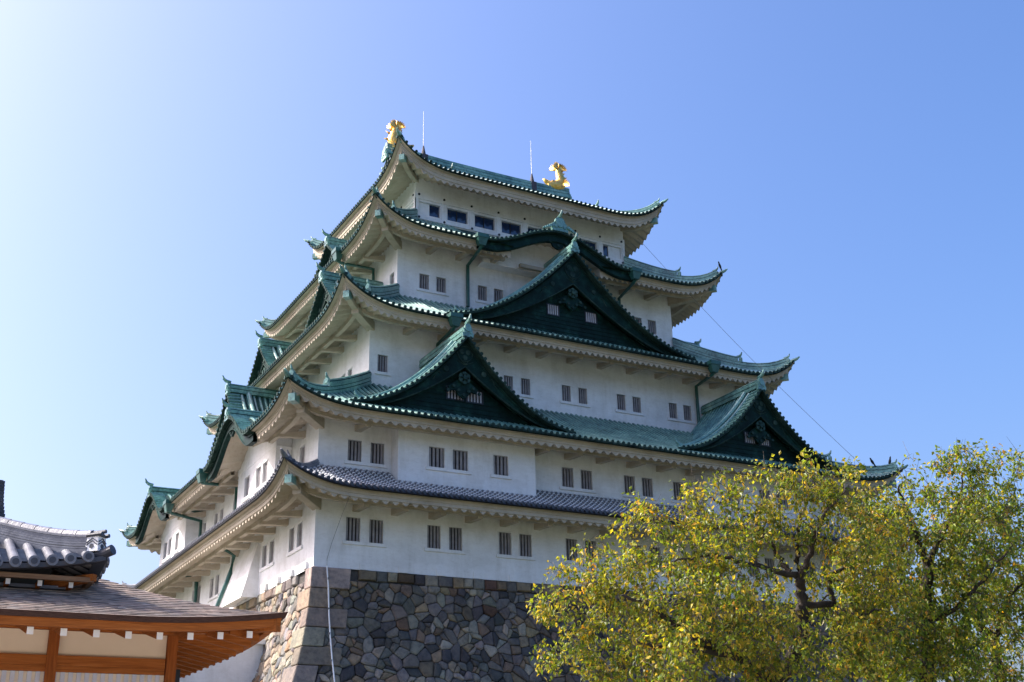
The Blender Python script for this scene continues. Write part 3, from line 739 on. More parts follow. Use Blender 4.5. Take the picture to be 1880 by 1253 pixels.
pipe((4.55, 10.6, 22.75), [(4.8, 10.6, 22.0), (7.2, 10.95, 22.2), (7.22, 10.95, 19.2)], (-1, 0, 0))
pipe((-2.66, 12.55, 7.6), [(-2.5, 12.6, 7.0), (-.12, 14.1, 7.4), (-.12, 14.1, 4.6)], (-1, 0, 0))
pipe((-2.66, 20.6, 7.6), [(-2.5, 20.7, 7.0), (-.12, 22.2, 7.0), (-.12, 22.2, 4.6)], (-1, 0, 0))
m2 = MB(); m2.tube([(-.9, 12.9, 3.2), (-.35, 12.9, 2.9), (-.5, 12.95, 1.9), (-1.2, 13.05, -.3), (-1.25, 13.1, -3)], .13, 8); m2.build('downpipe', PIPE, keep)
m2 = MB(); m2.tube([(-.9, 21.9, 3.3), (-.18, 21.9, 3.0), (-.18, 21.9, -.5)], .13, 8); m2.build('downpipe', PIPE, keep)

# ------------------------------------------------------------------ golden fish and lightning rods on the ridge
def shachi(x, inward):
    mb = MB(); b = Vector((x, YC, 35.0)); I = Vector((inward, 0, 0)); up = Vector((0, 0, 1)); sd = Vector((0, 1, 0))
    cl = [(1.0, .30, .26, .26), (.72, .36, .42, .38), (.30, .40, .52, .46), (-.12, .54, .55, .48), (-.32, .90, .48, .42), (-.28, 1.26, .38, .34), (-.18, 1.58, .31, .27), (-.12, 1.86, .26, .20), (-.08, 2.08, .18, .13)]
    rings = []
    P = [b + I * a + up * z for a, z, _, _ in cl]
    for j, (a, z, r1, r2) in enumerate(cl):
        t = (P[min(j + 1, len(P) - 1)] - P[max(j - 1, 0)]).normalized(); nn = t.cross(sd).normalized()
        rings.append([P[j] + nn * r1 * math.cos(q) + sd * r2 * math.sin(q) for q in [2 * math.pi * i_ / 14 for i_ in range(15)]])
    mb.grid(rings); mb.add(rings[0][:14], [tuple(range(14))])
    # gaping jaws and eyes
    mb.tube([b + I * .7 + up * .12, b + I * 1.1 + up * .10, b + I * 1.45 + up * .30], [.26, .20, .06], 8); mb.tube([b + I * .7 + up * .55, b + I * 1.1 + up * .66, b + I * 1.35 + up * .86], [.24, .18, .08], 8)
    for s in (1, -1): mb.disc(b + I * .62 + up * .66 + sd * s * .24, sd * s, .12, .10, 8)
    # pectoral and belly fins
    def fin(root_, tips, th=.05):
        tips = [Vector(t) for t in tips]; r = Vector(root_); m_ = len(tips)
        nrm = (tips[0] - r).cross(tips[-1] - r).normalized() * th
        fr = [r + nrm] + [t + nrm * .4 for t in tips]; bk = [r - nrm] + [t - nrm * .4 for t in tips]
        n_ = m_ + 1; mb.add(fr + bk, [tuple(range(n_)), tuple(range(n_, 2 * n_))] + [(j, (j + 1) % n_, n_ + (j + 1) % n_, n_ + j) for j in range(n_)])
    def fan(c, ax, ay, r0, r1, a0, a1, n_=7, th=.05):
        tips = []
        for j in range(2 * n_ + 1):
            t = a0 + (a1 - a0) * j / (2 * n_); r = r1 * .82 * (1.0 if j % 2 == 0 else .80); tips.append(c + ax * r * math.cos(t) + ay * r * math.sin(t))
        fin(c, tips, th)
    for s in (1, -1):
        d_ = (sd * s * .8 - I * .6).normalized()
        fan(b - I * .05 + up * .30 + sd * s * .35, d_, up, 0, .95, -.15, 1.1)
        d2 = (I * .75 + sd * s * .35).normalized(); fan(b - I * .1 + up * 1.95 + sd * s * .03, d2, up, 0, .92, .05, 1.5, 7)
        d3 = (-I * .75 + sd * s * .35).normalized(); fan(b - I * .1 + up * 1.95 + sd * s * .03, d3, up, 0, .88, -.05, 1.45, 7)
    for j in range(3, 8):      # dorsal spikes along the outer side
        q = P[j]; t = (P[min(j + 1, 8)] - P[j - 1]).normalized(); o_ = t.cross(sd).normalized()
        if o_.dot(-I) < 0: o_ = -o_
        r1 = cl[j][2]; fin(q + o_ * r1 * .7 - t * .14, [q + o_ * (r1 + .30) + t * .10, q + o_ * r1 * .8 + t * .16], .04)
    o = mb.build('golden_fish', GOLD, roofs[5], True)
    o['label'] = 'gilded fish ornament with raised tail on ' + ('the near' if inward > 0 else 'the far') + ' end of the ridge'
    return o
shachi(11.0, 1); shachi(25.1, -1)
for x in (13.18, 22.69):
    mb = MB(); zb_ = 35.1
    mb.tube([(x, YC, zb_), (x, YC, zb_ + .25), (x, YC, zb_ + .95)], [.20, .18, .05], 8, 1); mb.tube([(x, YC, zb_ + .9), (x, YC, zb_ + 2.6), (x, YC, zb_ + 4.0)], [.030, .024, .014], 6, 0)
    mb.box(x - .22, x + .22, YC - .36, YC + .36, zb_ - .7, zb_ + .06, 1)
    mb.build('lightning_rod', [STEEL, RUSTY], roofs[5])

# ================================================================== STONE BASE (individual stones)
def off(z):
    h = -z
    return .02 * h + .032 * h * h if h < 6 else 1.272 + .404 * (h - 6)
PAL_E = [((.150, .138, .122), 3), ((.107, .100, .092), 3), ((.066, .064, .062), 2.2), ((.19, .172, .148), 2.2), ((.25, .19, .12), 1.6), ((.175, .13, .09), 1.6), ((.30, .262, .205), 1.2), ((.13, .08, .055), .4), ((.22, .20, .17), 1.4)]
PAL_S_LIT = [((.33, .27, .20), 3), ((.27, .215, .155), 2), ((.24, .23, .21), 2.4), ((.35, .32, .265), 2), ((.17, .155, .14), 1.4), ((.29, .18, .11), .6), ((.14, .14, .145), 1)]  # same stone made paler and warmer, sunlight put into the colours
def pick(pal):
    cs, ws = zip(*pal); c = random.choices(cs, ws)[0]; k = random.uniform(.75, 1.25); return tuple(min(1, v * k * random.uniform(.93, 1.07)) for v in c)
def voronoi(pts, bounds):
    P = np.array(pts); cells = []
    x0, x1, y0, y1 = bounds
    for i in range(len(P)):
        d = np.hypot(*(P - P[i]).T); near = np.argsort(d)[1:18]
        poly = [(x0, y0), (x1, y0), (x1, y1), (x0, y1)]
        for j in near:
            mx, my = (P[i] + P[j]) / 2; nx, ny = P[j] - P[i]
            new = []
            for a in range(len(poly)):
                p0, p1 = poly[a], poly[(a + 1) % len(poly)]
                d0 = (p0[0] - mx) * nx + (p0[1] - my) * ny; d1 = (p1[0] - mx) * nx + (p1[1] - my) * ny
                if d0 <= 0: new.append(p0)
                if (d0 < 0) != (d1 < 0) and d0 != d1:
                    t = d0 / (d0 - d1); new.append((p0[0] + t * (p1[0] - p0[0]), p0[1] + t * (p1[1] - p0[1])))
            poly = new
            if len(poly) < 3: break
        cells.append(poly)
    return cells
class SB(MB):
    def __init__(s): super().__init__(); s.col = []
    def stone(s, poly, fmap, col, bulge=.10, gap=.03, n_round=True):
        c = np.mean(poly, 0); pts = []
        P = [np.array(p) for p in poly]; m_ = len(P)
        if m_ < 3: return
        if n_round:      # knock the corners off
            Q = []
            for i in range(m_):
                a, b = P[i], P[(i + 1) % m_]; Q += [a + (b - a) * .13, a + (b - a) * .87]
            P = Q; m_ = len(P)
        def inset(g): return [p + (c - p) / max(np.linalg.norm(c - p), 1e-6) * min(g * random.uniform(.7, 1.3), np.linalg.norm(c - p) * .6) for p in P]
        tx, ty = random.uniform(-.10, .10), random.uniform(-.10, .10); bo = random.uniform(-.03, .05)
        r0 = [fmap(p[0], p[1], -.16) for p in inset(gap * .3)]
        r1 = [fmap(p[0], p[1], -.02 + bo + tx * (p[0] - c[0]) + ty * (p[1] - c[1])) for p in inset(gap)]
        r2 = [fmap(p[0], p[1], bulge * .75 + bo + tx * (p[0] - c[0]) + ty * (p[1] - c[1])) for p in inset(gap + .10)]
        ce = [fmap(c[0], c[1], bulge + bo)]
        b0 = len(s.V); s.V += r0 + r1 + r2 + ce
        for i in range(m_):
            j = (i + 1) % m_
            s.F += [(b0 + i, b0 + j, b0 + m_ + j, b0 + m_ + i), (b0 + m_ + i, b0 + m_ + j, b0 + 2 * m_ + j, b0 + 2 * m_ + i), (b0 + 2 * m_ + i, b0 + 2 * m_ + j, b0 + 3 * m_)]
            s.M += [0, 0, 0]; s.col += [col] * 3
def colour(o, cols, name):
    me = o.data; at = me.color_attributes.new(name, 'FLOAT_COLOR', 'CORNER')
    cnt = [p.loop_total for p in me.polygons]
    arr = np.repeat(np.array([(*c, 1) for c in cols], dtype=np.float32), cnt, axis=0)
    at.data.foreach_set('color', arr.ravel())
base = tag(empty('stone_base'), 'tall battered stone base of fitted grey and brown stones under the keep', 'stone wall')
def cornerlen(row): return (2.2, .95) if row % 2 == 0 else (1.05, 1.8)
hs = [1.05, .98, .95, .95, .9, .9, .85, .85, .85, .85]; zrows = [0]
for h in hs: zrows.append(zrows[-1] - h)
def face_pts(a0, a1, z0, z1, sz):
    pts = []; nz = int((z0 - z1) / (sz * .86)); na = int((a1 - a0) / sz)
    for j in range(nz + 1):
        for i in range(na + 1):
            a = a0 + (i + .5 * (j % 2) + random.uniform(-.45, .45)) * sz; z_ = z0 - (j + .4 + random.uniform(-.34, .34)) * sz * .86
            if random.random() < .16:
                pts += [(a - .2 * sz, z_ - .1 * sz), (a + .22 * sz, z_ + .16 * sz), (a + .1 * sz, z_ - .25 * sz)]
            elif random.random() < .80: pts.append((a, z_))
    return pts
def build_face(name, fm, a1, zlow, pal, sz, parent):
    sb = SB()
    # squared top course
    a = 2.4
    while a < a1:
        wd_ = random.uniform(.55, 1.15); h = random.uniform(.48, .6)
        sb.stone([(a, -h), (a + wd_, -h), (a + wd_, 0), (a, 0)], fm, pick(pal), .07, .02, False); a += wd_
    pts = face_pts(.9, a1, -.5, zlow, sz)
    for c in voronoi(pts, (.9, a1, zlow, -.57)):
        if len(c) >= 3:
            mx = np.mean(c, 0); row = max(i for i in range(len(zrows)) if zrows[i] >= mx[1] - 1e-6) if mx[1] > zrows[-1] else 0
            sb.stone(c, fm, pick(pal), random.uniform(.02, .08), .02)
    o = sb.build(name, STONE, parent); colour(o, sb.col, 'stone_colour'); return o
fE_st = lambda a, z, n: (a - off(z) * (1 - min(a, 6) / 6) if a < 6 else a, -off(z) - n, z)
fS_st = lambda a, z, n: (-off(z) - n, a - off(z) * (1 - min(a, 6) / 6) if a < 6 else a, z)
build_face('east_stone_face', fE_st, 37.0, -8.6, PAL_E, .57, base)
build_face('south_stone_face', fS_st, 18.0, -8.6, PAL_S_LIT, .56, base)
# corner blocks laid alternately long and short
sb = SB()
for r in range(len(hs)):
    z1_, z0_ = zrows[r] - .012, zrows[r + 1] + .012; le, ls = cornerlen(r); pr_ = .13
    le *= random.uniform(.92, 1.1)
    def cp(a, b, z_): return (a - off(z_) - pr_, b - off(z_) - pr_, z_)
    j1, j2 = random.uniform(-.04, .04), random.uniform(-.04, .04)
    v = [cp(0, 0, z0_), cp(le, 0, z0_), cp(le, ls, z0_), cp(0, ls, z0_), cp(0, 0, z1_), cp(le + j1, 0, z1_), cp(le + j1, ls, z1_), cp(0, ls + j2, z1_)]
    b0 = len(sb.V); sb.hexa(v); sb.col += [pick([((.27, .225, .17), 1), ((.23, .205, .17), 1), ((.30, .255, .20), 1)])] * 6
o = sb.build('corner_stones', STONE, base); colour(o, sb.col, 'stone_colour')
bv = o.modifiers.new('bevel', 'BEVEL'); bv.width = .06; bv.segments = 2
# backing mass behind the stones and the lower courses
sb = SB(); zs_ = [0, -1, -2, -3, -4, -5, -6, -8, -10, -13.3]
ring = lambda z_: [(-off(z_) + .14, -off(z_) + .14, z_), (L + off(z_) - .14, -off(z_) + .14, z_), (L + off(z_) - .14, W + off(z_) - .14, z_), (-off(z_) + .14, W + off(z_) - .14, z_), (-off(z_) + .14, -off(z_) + .14, z_)]
sb.grid([ring(z_) for z_ in zs_]); sb.add(ring(-.03)[:4], [(0, 1, 2, 3)]); sb.col += [(.075, .07, .065)] * len(sb.F)
o = sb.build('backing_mass', STONE, base); colour(o, sb.col[:len(o.data.polygons)], 'stone_colour')

# ------------------------------------------------------------------ cables and conduit
mb = MB(); zp = [.05, -1, -2.4, -3.5, -4.5, -5.6, -8, -11, -13.1]
mb.tube([(.66 + .02 * i_, -off(min(z_, 0)) - .30 - (.0 if z_ < 0 else -.2), z_) for i_, z_ in enumerate(zp)], .036, 8)
for z_ in (-.6, -2.1, -3.3, -4.6): mb.tube([(.69, -off(z_) - .30, z_ - .05), (.69, -off(z_) - .30, z_ + .05)], .05, 8, 1)
tag(mb.build('conduit_pipe', [WHITEP, WIRE]), 'thin white conduit running down the corner of the stone base', 'pipe')
mb = MB(); mb.tube([(.85, -2.45, 3.05), (.80, -1.6, 2.3), (.72, -.5, 1.1), (.66, -.10, .4), (.66, -.12, .05)], .012, 5)
tag(mb.build('earth_wire', WIRE), 'thin dark wire hanging from the tiled eaves to the white conduit', 'wire')
mb = MB()
A_, B_ = Vector((26.3, 7.5, 27.2)), Vector((36.6, -2.2, 8.0))
mb.tube([A_.lerp(B_, t) - Vector((0, 0, .5 * math.sin(math.pi * t))) for t in [j / 16 for j in range(17)]], .013, 5)
tag(mb.build('guy_cable', WIRE), 'thin slack cable slanting down from the topmost eaves to the lowest green roof', 'cable')

# ------------------------------------------------------------------ white plaster wall beside the stone base
wl = tag(empty('plaster_wall', (-12, 6, -13)), 'plain white plaster wall with a pale coping, abutting the stone base', 'wall')
mb = MB(); mb.box(-18, 11.55, 0, .8, -.1, 9.95); mb.build('wall', PLASTER, wl)
mb = MB(); mb.box(-18, 11.60, -.22, 1.0, 9.953, 10.2); mb.build('coping', PLASTER, wl)

# ================================================================== CROWS
def crow(loc, yaw, s=1.0, lean=.5):
    mb = MB(); b = Vector((0, 0, .16)); 
    f = Vector((math.cos(yaw), math.sin(yaw), 0)); u = Vector((0, 0, 1)); ax = (f * math.cos(lean) + u * math.sin(lean)); sd = Vector((-f.y, f.x, 0))
    pts = [b - ax * .30 - u * .02, b - ax * .14, b, b + ax * .13, b + ax * .20 + u * .03, b + ax * .26 + u * .05, b + ax * .31 + u * .05, b + ax * .40 + u * .03]
    mb.tube([q * s for q in pts], [q * s for q in (.035, .07, .095, .085, .055, .06, .045, .008)], 8)
    mb.hexa([(b - ax * a_ + sd * w_ + u * h_) * s for a_, w_, h_ in ((.50, -.05, -.03), (.50, .05, -.03), (.2, .05, 0), (.2, -.05, 0), (.50, -.05, -.015), (.50, .05, -.015), (.2, .05, .03), (.2, -.05, .03))])
    for q in (.035, -.035): mb.tube([(b + sd * q - u * .06) * s, (sd * q + f * .02 - u * .03) * s], .012 * s, 4)
    o = mb.build('crow', CROWM, None, True); o.location = loc; return o
G = 'black crows perched on the green eaves'
tag(crow((31.36, 4.68, 24.62), -2.6, .95, .7), 'black crow on the upswept corner tip of a high green roof', 'bird', G)
tag(crow((38.35, -2.0, 9.10), -1.5, .95, 1.2), 'upright black crow standing on the lowest green ridge behind the cherry trees', 'bird', G)
tag(crow((36.9, -1.9, 8.98), -2.8, .95, .5), 'crouching black crow on the lowest green ridge, nearest the gable', 'bird', G)

# ================================================================== PALACE HALL (lower left)
hall = tag(empty('palace_hall', (-18, -32, -13.1)), 'timber palace hall with wooden shingle roof and grey-tiled upper roof', 'building')
HB = Vector((-18, -32, -13.1))
def hb(x, y, z): return (x - HB.x, y - HB.y, z - HB.z)
class HMB(MB):
    def build(s, *a, **k):
        s.V = [(v[0] - HB.x, v[1] - HB.y, v[2] - HB.z) for v in s.V]; return MB.build(s, *a, **k)
XE, YE = -13.2, -36.3; ZEV = -8.50
def hlift(c): return .20 * max(0, 1 - c / 2.6) ** 2
def hz(a, c): return ZEV + .33 * a + .025 * a * a + hlift(c) * max(0, 1 - a / 2.4)
mb = HMB(); XL, YB = -27.0, -24.0
us = [0, .2, .4, .7, 1, 1.4, 1.8, 2.3, 3, 4, 6, 9, 13.8]
NA = 26; amax = 3.4
for side in 'ER':
    rows = []
    for j in range(NA + 1):
        a = amax * j / NA; row = []; row2 = []
        for c in us:
            c2 = max(c, a); z_ = hz(a, c2)
            if side == 'E': row.append((XE - c2, YE + a, z_)); row2.append((XE - c2, YE + a, z_ - .012))
            else:
                row.append((XE - a, YE + c2, z_)); row2.append((XE - a, YE + c2, z_ - .012))
        rows.append(row); rows.append(row2) if j else None
    # each course laps the one below by a small step
    rows2 = []
    for j in range(NA):
        a0_, a1_ = amax * j / NA, amax * (j + 1) / NA
        for a, dz in ((a0_, .014), (a1_, .0)):
            rows2.append([((XE - max(c, a), YE + a, hz(a, max(c, a)) + dz) if side == 'E' else (XE - a, YE + max(c, a), hz(a, max(c, a)) + dz)) for c in us])
    mb.grid(rows2, 0)
    # shingle edge
    e0 = [((XE - c, YE, hz(0, c) + .014) if side == 'E' else (XE, YE + c, hz(0, c) + .014)) for c in us]
    e1 = [((XE - max(c, .03), YE + .03, hz(0, c) - .075) if side == 'E' else (XE - .03, YE + max(c, .03), hz(0, c) - .075)) for c in us]
    e2 = [((XE - max(c, .3), YE + .3, hz(0, c) - .06) if side == 'E' else (XE - .3, YE + max(c, .3), hz(0, c) - .06)) for c in us]
    mb.grid([e0, e1, e2], 1)
lowroof = mb.build('shingle_roof', [SHINGLE, BARKE], hall)
mb = HMB()
for side in 'ER':
    def pt(c, i_, z_): return (XE - max(c, i_), YE + i_, z_) if side == 'E' else (XE - i_, YE + max(c, i_), z_)
    mb.grid([[pt(c, .08, hz(0, c) - .07) for c in us], [pt(c, .10, hz(0, c) - .195) for c in us], [pt(c, .22, hz(0, c) - .195) for c in us], [pt(c, .22, hz(0, c) - .15) for c in us]], 0)
    # boarded soffit
    mb.grid([[pt(c, .2, hz(0, c) - .14) for c in us], [pt(c, 1.7, hz(0, c) * 0 + ZEV + .16) for c in us]], 1 if side == 'E' else 0)
mb.build('eaves_fascia', [WOOD, WOODY], lowroof)
# rafters, each with a white painted end
for i_ in range(22):
    x = XE - .55 - .49 * i_; c = XE - x; r = HMB(); dz = hlift(c) * .8
    y1_ = YE + min(1.75, max(.8, c)); z0_ = ZEV - .195 + dz; z1_ = z0_ + (y1_ - YE - .3) * .22
    r.hexa([(x - .045, YE + .30, z0_ - .105), (x + .045, YE + .30, z0_ - .105), (x + .045, y1_, z1_ - .105), (x - .045, y1_, z1_ - .105), (x - .045, YE + .30, z0_), (x + .045, YE + .30, z0_), (x + .045, y1_, z1_), (x - .045, y1_, z1_)], 0)
    r.box(x - .048, x + .048, YE + .285, YE + .30, z0_ - .108, z0_ + .003, 1)
    r.build('rafter', [WOODY, WHITEP], lowroof)
for i_ in range(26):
    y = YE + .62 + .44 * i_; c = y - YE; r = HMB(); dz = hlift(c) * .8
    x1_ = XE - min(1.6, max(.8, c)); z0_ = ZEV - .195 + dz; z1_ = z0_ + (XE - x1_ - .3) * .22
    r.hexa([(XE - .30, y - .05, z0_ - .12), (XE - .30, y + .05, z0_ - .12), (x1_, y + .05, z1_ - .12), (x1_, y - .05, z1_ - .12), (XE - .30, y - .05, z0_), (XE - .30, y + .05, z0_), (x1_, y + .05, z1_), (x1_, y - .05, z1_)], 0)
    r.build('rafter', [WOOD], lowroof)
r = HMB()
def dg(a, o_, z_): return (XE - a - o_ * .7, YE + a - o_ * .7, z_)
r.hexa([dg(.12, -.09, ZEV - .10), dg(.12, .09, ZEV - .10), dg(1.9, .09, ZEV - .02), dg(1.9, -.09, ZEV - .02), dg(.12, -.09, ZEV + .12), dg(.12, .09, ZEV + .12), dg(1.9, .09, ZEV + .22), dg(1.9, -.09, ZEV + .22)])
r.build('hip_rafter', WOOD, lowroof)
# posts, beams, panels
YW = -34.6; XW = -14.58
for x in (XW - .10, -16.62, -18.56, -20.5, -22.44):
    r = HMB(); r.box(x - .085, x + .085, YW - .06, YW + .11, -13.05, -8.36); r.build('post', WOODZ, hall)
for y in (-32.7, -30.8, -28.9, -27.0):
    r = HMB(); r.box(XW - .19, XW - .015, y - .085, y + .085, -13.05, -8.36); r.build('post', WOODZ, hall)
r = HMB(); r.box(XL, XW - .02, YW - .03, YW + .08, -8.52, -8.30); r.box(XW - .16, XW - .03, YW + .11, YB, -8.52, -8.30); r.build('top_plate', WOOD, hall)
r = HMB(); r.box(XL, XW - .2, YW - .035, YW + .06, -9.095, -8.93); r.box(XL, XW - .2, YW - .015, YW + .06, -9.19, -9.098); r.build('tie_beam', WOOD, hall)
r = HMB(); r.box(XL, XW - .19, YW + .03, YW + .10, -8.93, -8.525); r.box(XW - .13, XW - .06, YW + .1, YB, -13, -8.53); r.build('plaster_panel', CREAM, hall)
r = HMB(); r.box(XL, XW - .19, YW + .03, YW + .09, -13, -9.192, 0)
x = XL + .05
while x < XW - .25: r.box(x, x + .07, YW + .005, YW + .029, -13, -9.193, 1); x += .128
r.build('lattice_panel', [CREAM, LATT], hall)
r = HMB(); r.box(XW + .02, XW + .22, -34.0, -33.8, -9.30, -9.02); r.tube([(XW + .06, -33.9, -9.3), (XW + .05, -33.9, -9.9), (XW - .02, -33.9, -10.4)], .012, 5); r.tube([(XW + .18, -33.9, -9.3), (XW + .15, -33.9, -9.8), (XW + .02, -33.9, -10.5)], .012, 5)
r.build('wall_box', DARKB, hall)
# upper tiled roof
UX, UY, UZ = -16.02, -35.15, -7.735
def ulift(c): return .27 * max(0, 1 - c / 2.2) ** 2
def uz(a, c): return UZ + .10 + .46 * a + ulift(c) * max(0, 1 - a / 2.4)
mb = HMB(); uu = [0, .2, .4, .6, .9, 1.2, 1.6, 2, 2.6, 4, 7, 11]
for side in 'ER':
    rows = [[((UX - max(c, a), UY + a, uz(a, max(c, a))) if side == 'E' else (UX - a, UY + max(c, a), uz(a, max(c, a)))) for c in uu] for a in (0, .4, .8, 1.2, 1.8, 2.6, 3.4)]
    mb.grid(rows, 1)
    n_ = 36; sp_ = .278
    for i_ in range(n_):
        c = .30 + sp_ * i_; am = min(c + .02, 2.9)
        if am < .12: am = .12
        pth = []
        for a in [-.06, am * .33, am * .66, am]:
            z_ = uz(max(a, 0), c) + .035
            pth.append((UX - c, UY + a, z_) if side == 'E' else (UX - a, UY + c, z_))
        mb.tube(pth, .082, 18, 0, True)
        mb.disc(pth[0], (0, -1, 0) if side == 'E' else (1, 0, 0), .092, .035, 14, 2)
        mb.disc(Vector(pth[0]) + (Vector((0, -.035, 0)) if side == 'E' else Vector((.035, 0, 0))), (0, -1, 0) if side == 'E' else (1, 0, 0), .055, .012, 10, 1)
        # pan-tile lips between the rolls
        for j in range(1, 9):
            a = .10 * j
            if a > am + .05: break
            if side == 'E': mb.box(UX - c - sp_ + .08, UX - c - .08, UY + a - .05, UY + a + .06, uz(a, c), uz(a, c) + .03, 0)
    ed = [[((UX - max(c, i_), UY + i_ - .02, uz(0, c) + dz) if side == 'E' else (UX - i_ + .02, UY + max(c, i_), uz(0, c) + dz)) for c in uu] for i_, dz in ((0, .02), (0, -.06), (.2, -.06))]
    mb.grid(ed, 1)
KAWARA_P = mat('silver_grey_tile', [(.3, (.12, .123, .142)), (.6, (.21, .214, .235)), (.8, (.31, .314, .335))], 3.0, .30, .2, 14)
up_roof = mb.build('tiled_roof', [KAWARA_P, KAWARA_D, KAWARA], hall)
# hip ridge in stacked courses with a pale cap
mb = HMB(); hp = [(UX - a, UY + a, uz(a, a) + .02 + .05 * max(0, 1 - a) ** 2) for a in [.22 + .1 * j for j in range(24)]]
lay = [(.095, -.14, .27), (.13, -.14, .02)]
for j in range(6): lay.append((.13 - .008 * j + (.012 if j % 2 else 0), .02 + .042 * j, .02 + .042 * j + (.026 if j % 2 else .04)))
mb.ridge(hp, lay, 0, 0); mb.ridge(hp, [(.115, .262, .30)], 0, 1)
for j in range(0, 23, 2):
    a = Vector(hp[j]); b = Vector(hp[min(j + 2, 23)]); mb.tube([a + Vector((0, 0, .30)), a.lerp(b, .97) + Vector((0, 0, .30))], [.098, .092], 8, 1)
mb.build('hip_ridge', [KAWARA, KAWARA_P], up_roof)
# horn tile and end plate with painted chevrons
mb = HMB(); c0 = Vector((UX - .12, UY + .12, uz(.1, .1) + .03))
mb.tube([c0 + Vector((-.1, .1, -.02)), c0 + Vector((.10, -.10, .02)), c0 + Vector((.20, -.20, .07))], [.085, .085, .092], 12, 0)
E0 = c0 + Vector((-.04, .04, .05)); od = Vector((.7071, -.7071, 0)); td = Vector((-.7071, -.7071, 0)); zu = Vector((0, 0, 1))
def q3(a_, b_, z_): return E0 + od * a_ + td * b_ + zu * z_
wb, wt = .125, .105
mb.add([q3(-wb, -wb, 0), q3(wb, -wb, 0), q3(wb, wb, 0), q3(-wb, wb, 0), q3(-wt, -wt, .25), q3(wt, -wt, .25), q3(wt, wt, .25), q3(-wt, wt, .25)], [(3, 2, 1, 0), (4, 5, 6, 7), (0, 1, 5, 4), (1, 2, 6, 5), (2, 3, 7, 6), (3, 0, 4, 7)], 1)
for n_, a_ in ((od, td), (td, -od)):
    def q(x, z_, d_=.012): return E0 + n_ * (wb - .02 * z_ / .25 + d_ - .004) + a_ * x + zu * z_
    mb.disc(q(0, .085, 0), n_, .040, .014, 12, 0)
    for dz in (0, .045): mb.tube([q(-.105, .105 + dz), q(0, .175 + dz), q(.105, .105 + dz)], .010, 5, 0)
mb.add([q3(-.13, -.13, .252), q3(.13, -.13, .252), q3(.13, .13, .252), q3(-.13, .13, .252), q3(-.13, 0, .31), q3(.13, 0, .31)], [(0, 1, 2, 3), (0, 1, 5, 4), (2, 3, 4, 5), (1, 2, 5), (3, 0, 4)], 0)
for b_, z_ in ((0, .33), (-.10, .275), (.10, .275)): mb.tube([q3(-.12, b_, z_), q3(.17, b_, z_ + .012)], .034, 10, 0)
mb.build('ridge_end_plate', [KAWARA_D, WHITEP], up_roof)
mb = HMB(); mb.box(XL, UX - .14, UY + .12, UY + .2, UZ - .045, UZ + .03); mb.box(UX - .20, UX - .12, UY + .2, YB, UZ - .045, UZ + .03); mb.build('eaves_fascia', wood_mat('weathered_wood', [(.3, (.16, .09, .05)), (.7, (.27, .17, .10))], (.6, 6, 14)), up_roof)
for i_ in range(16):
    r = HMB(); x = UX - .47 - .49 * i_; r.box(x - .033, x + .033, UY + .28, UY + 1.1, UZ - .13, UZ - .045, 0); r.box(x - .035, x + .035, UY + .268, UY + .28, UZ - .133, UZ - .043, 1); r.build('rafter', [WOODY, WHITEP], up_roof)
r = HMB(); r.hexa([(UX - .25 + dx, UY + .25 + dy, UZ + dz) for dx, dy, dz in ((.08, -.16, -.02), (.16, -.08, -.02), (-.5, .58, -.12), (-.58, .5, -.12), (.08, -.16, .09), (.16, -.08, .09), (-.5, .58, .06), (-.58, .5, .06))]); r.build('hip_rafter', WOODY, up_roof)
BLUEW = mat('blue_grey_beam', [(.3, (.11, .13, .18)), (.7, (.17, .19, .25))], 2, .6, .1)
r = HMB(); r.box(XL, -16.48, UY + .55, UY + .75, -7.80, UZ - .14); r.build('lower_beam', BLUEW, hall)
r = HMB(); r.box(XL, -16.75, UY + .78, YB, -8.3, -7.2); r.build('upper_wall', DARKB, hall)
r = HMB(); r.box(UX - 1.2, UX - .95, UY + .6, YB, -7.85, UZ - .14); r.build('side_beam', WOOD, hall)
# stepped tile end of the higher roof at the left edge
mb = HMB()
for j in range(13):
    z_ = -6.45 + .068 * j; xr = -17.37 - .085 * math.sin(min(1, j / 9) * 1.571) - .004 * j
    mb.box(-18.6, xr, -32.55, -32.2, z_, z_ + .05, 0); mb.box(-18.6, xr - .03, -32.53, -32.22, z_ + .05, z_ + .068, 1)
mb.build('ridge_stack', [KAWARA_D, KAWARA], up_roof)
mb = HMB(); mb.box(-18.6, -17.45, -32.5, -32.0, -7.2, -6.46); mb.build('ridge_stack_base', KAWARA_D, up_roof)

